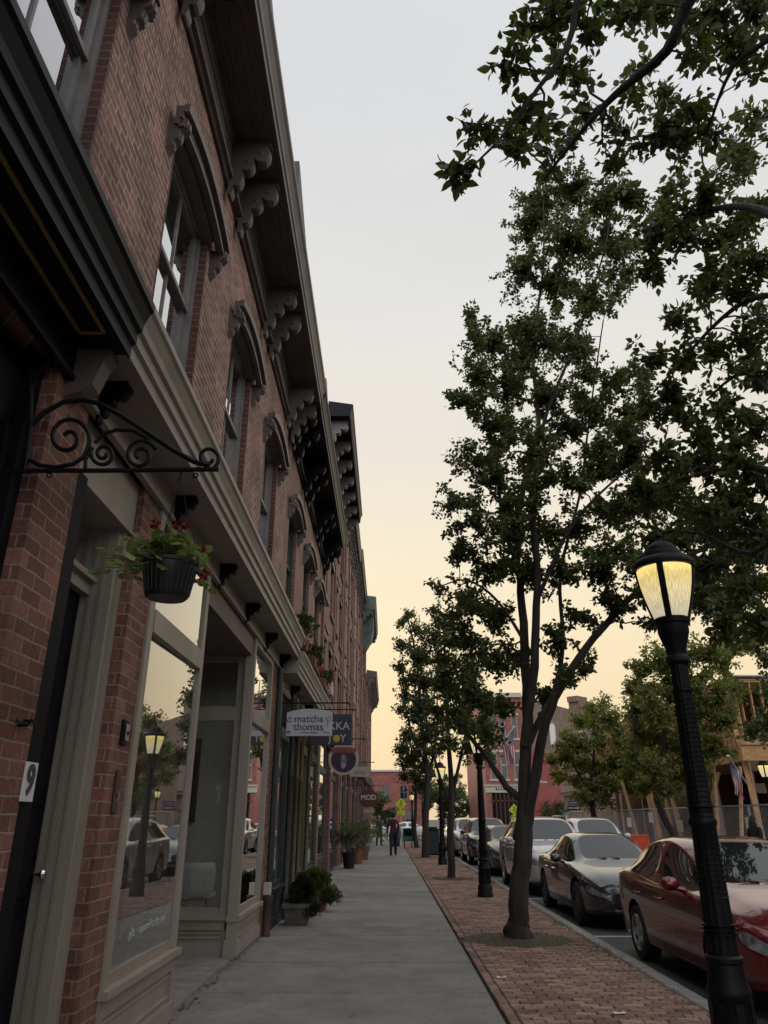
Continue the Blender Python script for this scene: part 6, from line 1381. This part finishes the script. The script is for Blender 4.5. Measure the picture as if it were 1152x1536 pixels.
# flags
def flag(label, base, tip, size, pole_m):
    base = Vector(base); tip = Vector(tip); t = thing('flag', label, 'flag', tuple(base), world=True); m = MB(); m.tube([base, tip], .025, 8); m.ball(tip, .05, 6); m.build('pole', pole_m, t, smooth=True)
    d = (base - tip).normalized(); nx, nz_ = 26, 26; W, Hh = size; vs = []; m = MB()
    for i in range(nx + 1):                # i along the fly (hanging down), j along the hoist (pole)
        for j in range(nz_ + 1):
            a = i / nx; b_ = j / nz_; p = tip + d * (.08 + b_ * Hh) + Vector((0, 0, -1)) * a * W * (1 - .25 * b_) + Vector((.07 * math.sin(b_ * 9 + a * 3) * a, .12 * math.sin(b_ * 7 + a * 4) * (.3 + a), 0)) + d * (-.12 * a * (1 - b_)); p -= (d * (b_ * .35 * a * Hh)); vs.append(p)
    n0 = len(m.v); m.v += [tuple(v) for v in vs]
    for i in range(nx):
        for j in range(nz_):
            q = (i * (nz_ + 1) + j, i * (nz_ + 1) + j + 1, (i + 1) * (nz_ + 1) + j + 1, (i + 1) * (nz_ + 1) + j); m.f.append(q)
            stripe = int(j / nz_ * 13); canton = i < nx * .4 and stripe < 7
            star = canton and (i % 2 == 1 and j % 2 == 1)
            m.m.append(3 if star else (2 if canton else (0 if stripe % 2 == 0 else 1)))
    o = m.build('cloth', [plain('flag_red', (.30, .03, .04), .8), plain('flag_white', (.5, .48, .48), .8), plain('flag_blue', (.025, .035, .13), .8), plain('flag_white', (.5, .48, .48), .8)], t, smooth=True, recalc=False)
    return t
flag('stars and stripes flag on an angled pole beside the lamp across the road', at(1120, 1175, Y=21.5), at(1092, 1135, Y=21.3), (.95, .62), M['galv'])
flag('stars and stripes flag hanging from an angled pole by the second lamp', at(735, 1140, Y=40), at(770, 1092, Y=40), (1.75, .95), M['signwhite'])
# signs
def ped_sign(label, x, y, h):
    t = thing('crossing_sign', label, 'sign', (x, y, 0), world=True); m = MB(); m.box(x - .03, x + .03, y, y + .05, 0, h + .3); m.build('post', M['sign_yellow'], t)
    s_ = .38; m = MB(); m.prism([(0, -s_), (s_, 0), (0, s_), (-s_, 0)], y - .03, y - .012, lambda p, q, r: (x + p, r, h + q)); m.build('diamond_plate', M['sign_yellow'], t, bevel=.003)
    m = MB(); B = lambda a, b_, c, d, w: m.beam((x + a * .6, y - .038, h + b_ * .6), (x + c * .6, y - .038, h + d * .6), w * .7, .012)
    m.lathe([(.001, 0), (.04, 0), (.04, .012), (.001, .012)], 12, M=lambda a, b_, c: (x + a + .01, y - .044 + c, h + .19 + b_)); B(.0, .22, -.02, -.02, .11); B(-.02, .0, -.14, -.34, .06); B(-.01, .0, .12, -.32, .06); B(-.02, .2, -.18, .02, .05); B(.02, .2, .16, .04, .05); m.build('walking_figure', M['ink'], t)
    m = MB(); m.box(x - .26, x + .26, y - .03, y - .012, h - .68, h - .42); m.build('arrow_plate', M['sign_yellow'], t, bevel=.003); m = MB(); m.beam((x + .14, y - .038, h - .48), (x - .12, y - .038, h - .62), .03, .012); m.beam((x - .13, y - .038, h - .62), (x - .02, y - .038, h - .62), .03, .012); m.beam((x - .13, y - .038, h - .62), (x - .1, y - .038, h - .5), .03, .012); m.build('arrow', M['ink'], t)
p = at(601.5, 1206, Y=52); ped_sign('fluorescent yellow pedestrian crossing sign beyond the walker', p.x, 52, p.z)
p = at(775, 1215, Y=52); ped_sign('yellow crossing sign half hidden behind the big tree trunk', p.x - .15, 52, p.z)
p = at(861, 1212, Y=52); t = thing('one_way_sign', 'black and white one-way arrow sign under a blue street name sign', 'sign', (p.x, 52, 0), world=True)
m = MB(); m.tube([(p.x + .1, 52.03, 0), (p.x + .1, 52.03, p.z + .45)], .035, 8); m.build('post', M['galv'], t); m = MB(); m.box(p.x - .42, p.x + .42, 51.97, 51.99, p.z - .13, p.z + .13); m.build('plate', M['black'], t)
m = MB(); m.prism([(-.36, -.06), (.2, -.06), (.2, -.1), (.39, 0), (.2, .1), (.2, .06), (-.36, .06)], 51.955, 51.97, lambda a, b_, r: (p.x + a, r, p.z + b_)); m.build('arrow', M['signwhite'], t); fnt('ONE WAY', .10, lambda x, y, z: (p.x - .06 + x, 51.95 - z, p.z + y), M['black'], t)
m = MB(); m.box(p.x - .35, p.x + .5, 51.97, 51.99, p.z + .2, p.z + .42); m.build('street_name_plate', plain('street_sign_blue', (.03, .05, .25), .6), t); m = MB()
for k in range(6): m.box(p.x - .27 + k * .12, p.x - .19 + k * .12, 51.955, 51.97, p.z + .27, p.z + .35)
m.build('lettering', M['signwhite'], t)
p = at(848, 1216, Y=56); t = thing('street_name_sign', 'small green street name sign on a thin post left of the one-way sign', 'sign', (p.x, 56, 0), world=True); m = MB(); m.tube([(p.x, 56.03, 0), (p.x, 56.03, p.z + .2)], .03, 6); m.build('post', M['galv'], t); m = MB(); m.box(p.x - .38, p.x + .38, 55.97, 55.99, p.z - .1, p.z + .1); m.build('plate', M['copper'], t)
# bins
t = thing('litter_bin', 'dark green litter bin with domed lid behind the slim tree', 'bin', (2.05, 37.6, 0), world=True)
m = MB(); m.box(1.72, 2.38, 37.3, 37.95, .02, 1.05); m.build('body', M['green'], t, bevel=.04); m = MB(); m.box(1.69, 2.41, 37.27, 37.98, 1.05, 1.12); m.box(1.8, 2.3, 37.4, 37.85, 1.12, 1.2); m.build('lid', M['black'], t, bevel=.03)
p = at(612, 1245, Y=47); t = thing('newspaper_box', 'teal newspaper box standing on the bricks near the crossing', 'newspaper box', (p.x, 47, 0), world=True)
teal = plain('teal_paint', (.03, .12, .13), .5); m = MB()
for dx, dy in ((-.22, -.2), (.22, -.2), (-.22, .2), (.22, .2)): m.box(p.x + dx - .02, p.x + dx + .02, 47 + dy - .02, 47 + dy + .02, 0, .35)
m.build('stand', M['black'], t); m = MB(); m.box(p.x - .3, p.x + .3, 46.75, 47.25, .35, 1.05); m.build('body', teal, t, bevel=.03); m = MB(); m.box(p.x - .24, p.x + .24, 46.74, 46.752, .62, .98); m.build('door', M['autoglass'], t)
t = thing('newspaper_box', 'blue newspaper box left of the teal one beside the walker', 'newspaper box', (p.x - .75, 49, 0), world=True)
m = MB(); x = p.x - .72; m.box(x - .28, x + .28, 48.75, 49.25, .1, 1.1); m.build('body', plain('blue_paint', (.04, .07, .16), .5), t, bevel=.04); m = MB(); m.box(x - .2, x + .2, 48.735, 48.752, .6, 1.0); m.build('door', M['autoglass'], t); m = MB(); m.box(x - .24, x + .24, 48.8, 49.2, .0, .1); m.build('foot', M['black'], t)

# ------------------------------------------------------------------ people
def person(label, loc, rz, h, pose, shirt, pants, hair, bag=None, long_hair=False):
    t = thing('person', label, 'person', loc, rz); s = h / 1.75
    V = {}; E = []; Rr = {}
    def v(n, p, r, par=None):
        V[n] = (Vector(p) * s, r * s); 
        if par: E.append((par, n))
    st_ = pose
    v('pel', (0, 0, .95), .135); v('wa', (0, 0, 1.08), .125, 'pel'); v('ch', (0, -.01, 1.28), .155, 'wa'); v('sh', (0, 0, 1.42), .12, 'ch'); v('nk', (0, 0, 1.50), .055, 'sh'); v('h0', (0, -.01, 1.58), .085, 'nk'); v('h1', (0, -.01, 1.68), .082, 'h0')
    for sg, nme in ((-1, 'l'), (1, 'r')):
        f = st_ * sg
        v(nme + 'hp', (sg * .09, 0, .90), .11, 'pel'); v(nme + 'kn', (sg * .10, f * .14 - .03, .50), .078, nme + 'hp'); v(nme + 'an', (sg * .10, f * .26 + .04, .09), .058, nme + 'kn'); v(nme + 'to', (sg * .115, f * .26 - .12, .035), .04, nme + 'an')
        v(nme + 's', (sg * .185, 0, 1.40), .058, 'sh'); v(nme + 'el', (sg * .24, -f * .12 + .02, 1.13), .05, nme + 's'); v(nme + 'wr', (sg * .25, -f * .20 - .07, .90), .028, nme + 'el'); v(nme + 'ha', (sg * .25, -f * .21 - .09, .82), .033, nme + 'wr')
        for k in range(4): v(f'{nme}f{k}', (sg * (.235 + .003 * k), -f * .21 - .125 + .022 * k, .735 - (.01 if k in (0, 3) else -.0)), .0095, nme + 'ha')
        v(nme + 'th', (sg * .225, -f * .21 - .13, .79), .01, nme + 'ha')
    names = list(V); me = bpy.data.meshes.new('b'); me.from_pydata([V[n][0] for n in names], [(names.index(a), names.index(b_)) for a, b_ in E], [])
    o = bpy.data.objects.new('b', me); C.objects.link(o); md = o.modifiers.new('k', 'SKIN'); 
    sv = me.skin_vertices[0].data
    for i, n in enumerate(names): sv[i].radius = (V[n][1] * (1.0), V[n][1] * (.78 if n in ('ch', 'wa', 'pel', 'sh') else 1)); sv[i].use_root = (n == 'pel')
    o.modifiers.new('s', 'SUBSURF').levels = 2; o.modifiers['s'].render_levels = 2
    dg = bpy.context.evaluated_depsgraph_get(); m2 = bpy.data.meshes.new_from_object(o.evaluated_get(dg)); bpy.data.objects.remove(o)
    for q in (M['skin'], shirt, pants, hair, M['black']): m2.materials.append(q)
    for pl_ in m2.polygons:
        c = pl_.center / s
        k = 0
        if c.z > 1.46 and (c.y > .0 or c.z > 1.68) and c.z > 1.53: k = 3
        elif c.z > 1.48: k = 0
        elif c.z > .93: k = 1 if not (abs(c.x) > .2 and c.z < .97) else 0
        elif abs(c.x) > .18: k = 0 
        elif c.z > .10: k = 2
        else: k = 4
        pl_.material_index = k
    shade(m2, 180); b = bpy.data.objects.new('body', m2); C.objects.link(b); b.parent = t
    m = MB(); hr = .098 * s; m.ball((0, .012 * s, 1.665 * s), hr, 8, (.92, 1.0, 1.12)); m.build('hair', hair, t, smooth=True)
    m = MB()
    for sg in (-1, 1): m.ball((sg * .034 * s, -.088 * s, 1.63 * s), .012 * s, 5); m.ball((sg * .086 * s, 0, 1.61 * s), .022 * s, 5, (.4, 1, 1.3))
    m.ball((0, -.10 * s, 1.60 * s), .014 * s, 5, (.8, 1, 1.6)); m.build('face', M['skin'], t, smooth=True)
    if long_hair: m = MB(); m.ball((0, .06 * s, 1.5 * s), .12 * s, 8, (1, .6, 1.9)); m.build('long_hair', hair, t, smooth=True)
    if bag: m = MB(); m.ball((-.30 * s, .05, .98 * s), .16 * s, 7, (.45, .9, 1.25)); m.tube([(-.27 * s, .05, 1.15 * s), (-.16 * s, .08, 1.44 * s), (-.12 * s, -.03, 1.46 * s)], .012, 5); m.build('shoulder_bag', bag, t, smooth=True)
    return t
dk = plain('dark_hair', (.02, .016, .014), .8)
p = at(590, 1283, Y=36.6)
person('person in maroon top and navy trousers walking away with a pale shoulder bag', (p.x, 36.6, 0), R(180), 1.82, 1, plain('maroon_cloth', (.075, .02, .028), .9), plain('navy_cloth', (.012, .014, .03), .9), dk, plain('bag_canvas', (.30, .27, .27), .9))
p = at(568.6, 1268, Y=50)
person('grey-haired person in a dark grey jacket standing by the far corner of the shops', (p.x, 50, 0), R(150), 1.72, .5, plain('grey_jacket', (.07, .075, .08), .9), plain('black_cloth', (.015, .015, .018), .9), plain('grey_hair', (.3, .29, .28), .8))
p = at(1131, 1240, Y=21.5)
person('person in black with long dark hair walking past the construction fence', (p.x, 21.5, 0), R(120), 1.62, .6, plain('black_coat', (.012, .012, .014), .9), plain('black_cloth', (.015, .015, .018), .9), dk, None, True)

# ------------------------------------------------------------------ sky and light
w = bpy.data.worlds.new('World'); bpy.context.scene.world = w; w.use_nodes = True; nt = w.node_tree; L = nt.links.new
bg = nt.nodes['Background']; sky = N(nt, 'ShaderNodeTexSky', sky_type='NISHITA'); sky.sun_disc = False; sky.sun_elevation = R(7); sky.sun_rotation = R(-18); sky.air_density = 1.3; sky.dust_density = 6; sky.ozone_density = 1.2
tc = N(nt, 'ShaderNodeTexCoord'); nrm_ = N(nt, 'ShaderNodeVectorMath', operation='NORMALIZE'); L(tc.outputs['Generated'], nrm_.inputs[0]); sx = N(nt, 'ShaderNodeSeparateXYZ'); L(nrm_.outputs[0], sx.inputs[0])
rp = N(nt, 'ShaderNodeValToRGB'); L(sx.outputs[2], rp.inputs[0]); e = rp.color_ramp.elements
def lin(c): return tuple(((x / 255) / 12.92 if x / 255 <= .04045 else ((x / 255 + .055) / 1.055) ** 2.4) for x in c)
stops = [(0, (238, 210, 170)), (.10, (244, 219, 178)), (.20, (246, 227, 190)), (.32, (243, 230, 204)), (.46, (235, 229, 217)), (.62, (226, 225, 222)), (.80, (219, 220, 222)), (1, (210, 212, 217))]
e[0].position = 0; e[0].color = col(lin(stops[0][1])); e[1].position = 1; e[1].color = col(lin(stops[-1][1]))
for q, c in stops[1:-1]: k = e.new(q); k.color = col(lin(c))
# away from the sunset: greyer unseen sky, made extra bright to light the facade
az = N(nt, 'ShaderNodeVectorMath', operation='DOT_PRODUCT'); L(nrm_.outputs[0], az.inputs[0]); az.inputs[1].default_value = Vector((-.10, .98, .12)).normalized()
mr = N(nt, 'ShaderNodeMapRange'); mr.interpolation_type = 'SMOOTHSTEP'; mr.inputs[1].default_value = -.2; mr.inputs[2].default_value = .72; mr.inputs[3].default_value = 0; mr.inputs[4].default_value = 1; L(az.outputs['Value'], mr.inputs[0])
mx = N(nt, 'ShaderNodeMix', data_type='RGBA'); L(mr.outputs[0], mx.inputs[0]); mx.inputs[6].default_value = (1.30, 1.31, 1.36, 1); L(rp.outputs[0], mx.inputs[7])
s2 = N(nt, 'ShaderNodeVectorMath', operation='SCALE'); L(sky.outputs[0], s2.inputs[0]); s2.inputs['Scale'].default_value = .007
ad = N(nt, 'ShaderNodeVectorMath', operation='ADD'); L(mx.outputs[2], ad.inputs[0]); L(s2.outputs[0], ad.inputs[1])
n9 = N(nt, 'ShaderNodeTexNoise'); n9.inputs['Scale'].default_value = 1.6; n9.inputs['Detail'].default_value = 7; n9.inputs['Roughness'].default_value = .55; mp9 = N(nt, 'ShaderNodeMapping'); mp9.inputs['Scale'].default_value = (1, 1, 3.2); mp9.inputs['Rotation'].default_value = (.2, .25, 0); L(nrm_.outputs[0], mp9.inputs[0]); L(mp9.outputs[0], n9.inputs[0])
r9 = N(nt, 'ShaderNodeMapRange'); r9.inputs[1].default_value = .3; r9.inputs[2].default_value = .7; r9.inputs[3].default_value = .955; r9.inputs[4].default_value = 1.035; L(n9.outputs[0], r9.inputs[0])   # thin uneven haze
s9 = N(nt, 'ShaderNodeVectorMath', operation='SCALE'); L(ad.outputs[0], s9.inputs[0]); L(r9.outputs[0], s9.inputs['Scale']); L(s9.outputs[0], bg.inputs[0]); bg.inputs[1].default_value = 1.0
sl = bpy.data.lights.new('sun', 'SUN'); sl.energy = .6; sl.angle = R(14); sl.color = (1, .80, .58); so = bpy.data.objects.new('sun', sl); C.objects.link(so)
sd_ = Vector((-.30, .95, .14)).normalized(); so.rotation_euler = sd_.to_track_quat('Z', 'Y').to_euler(); so.location = (0, 0, 40)
sc = bpy.context.scene; sc.view_settings.view_transform = 'Standard'; sc.view_settings.look = 'None'; sc.view_settings.exposure = 0; sc.view_settings.gamma = 1
sc.cycles.max_bounces = 8; sc.cycles.transparent_max_bounces = 12; sc.cycles.use_denoising = True
sc.cycles.sample_clamp_indirect = 4
for o in bpy.data.objects:
    if '_w' in o.keys(): del o['_w']
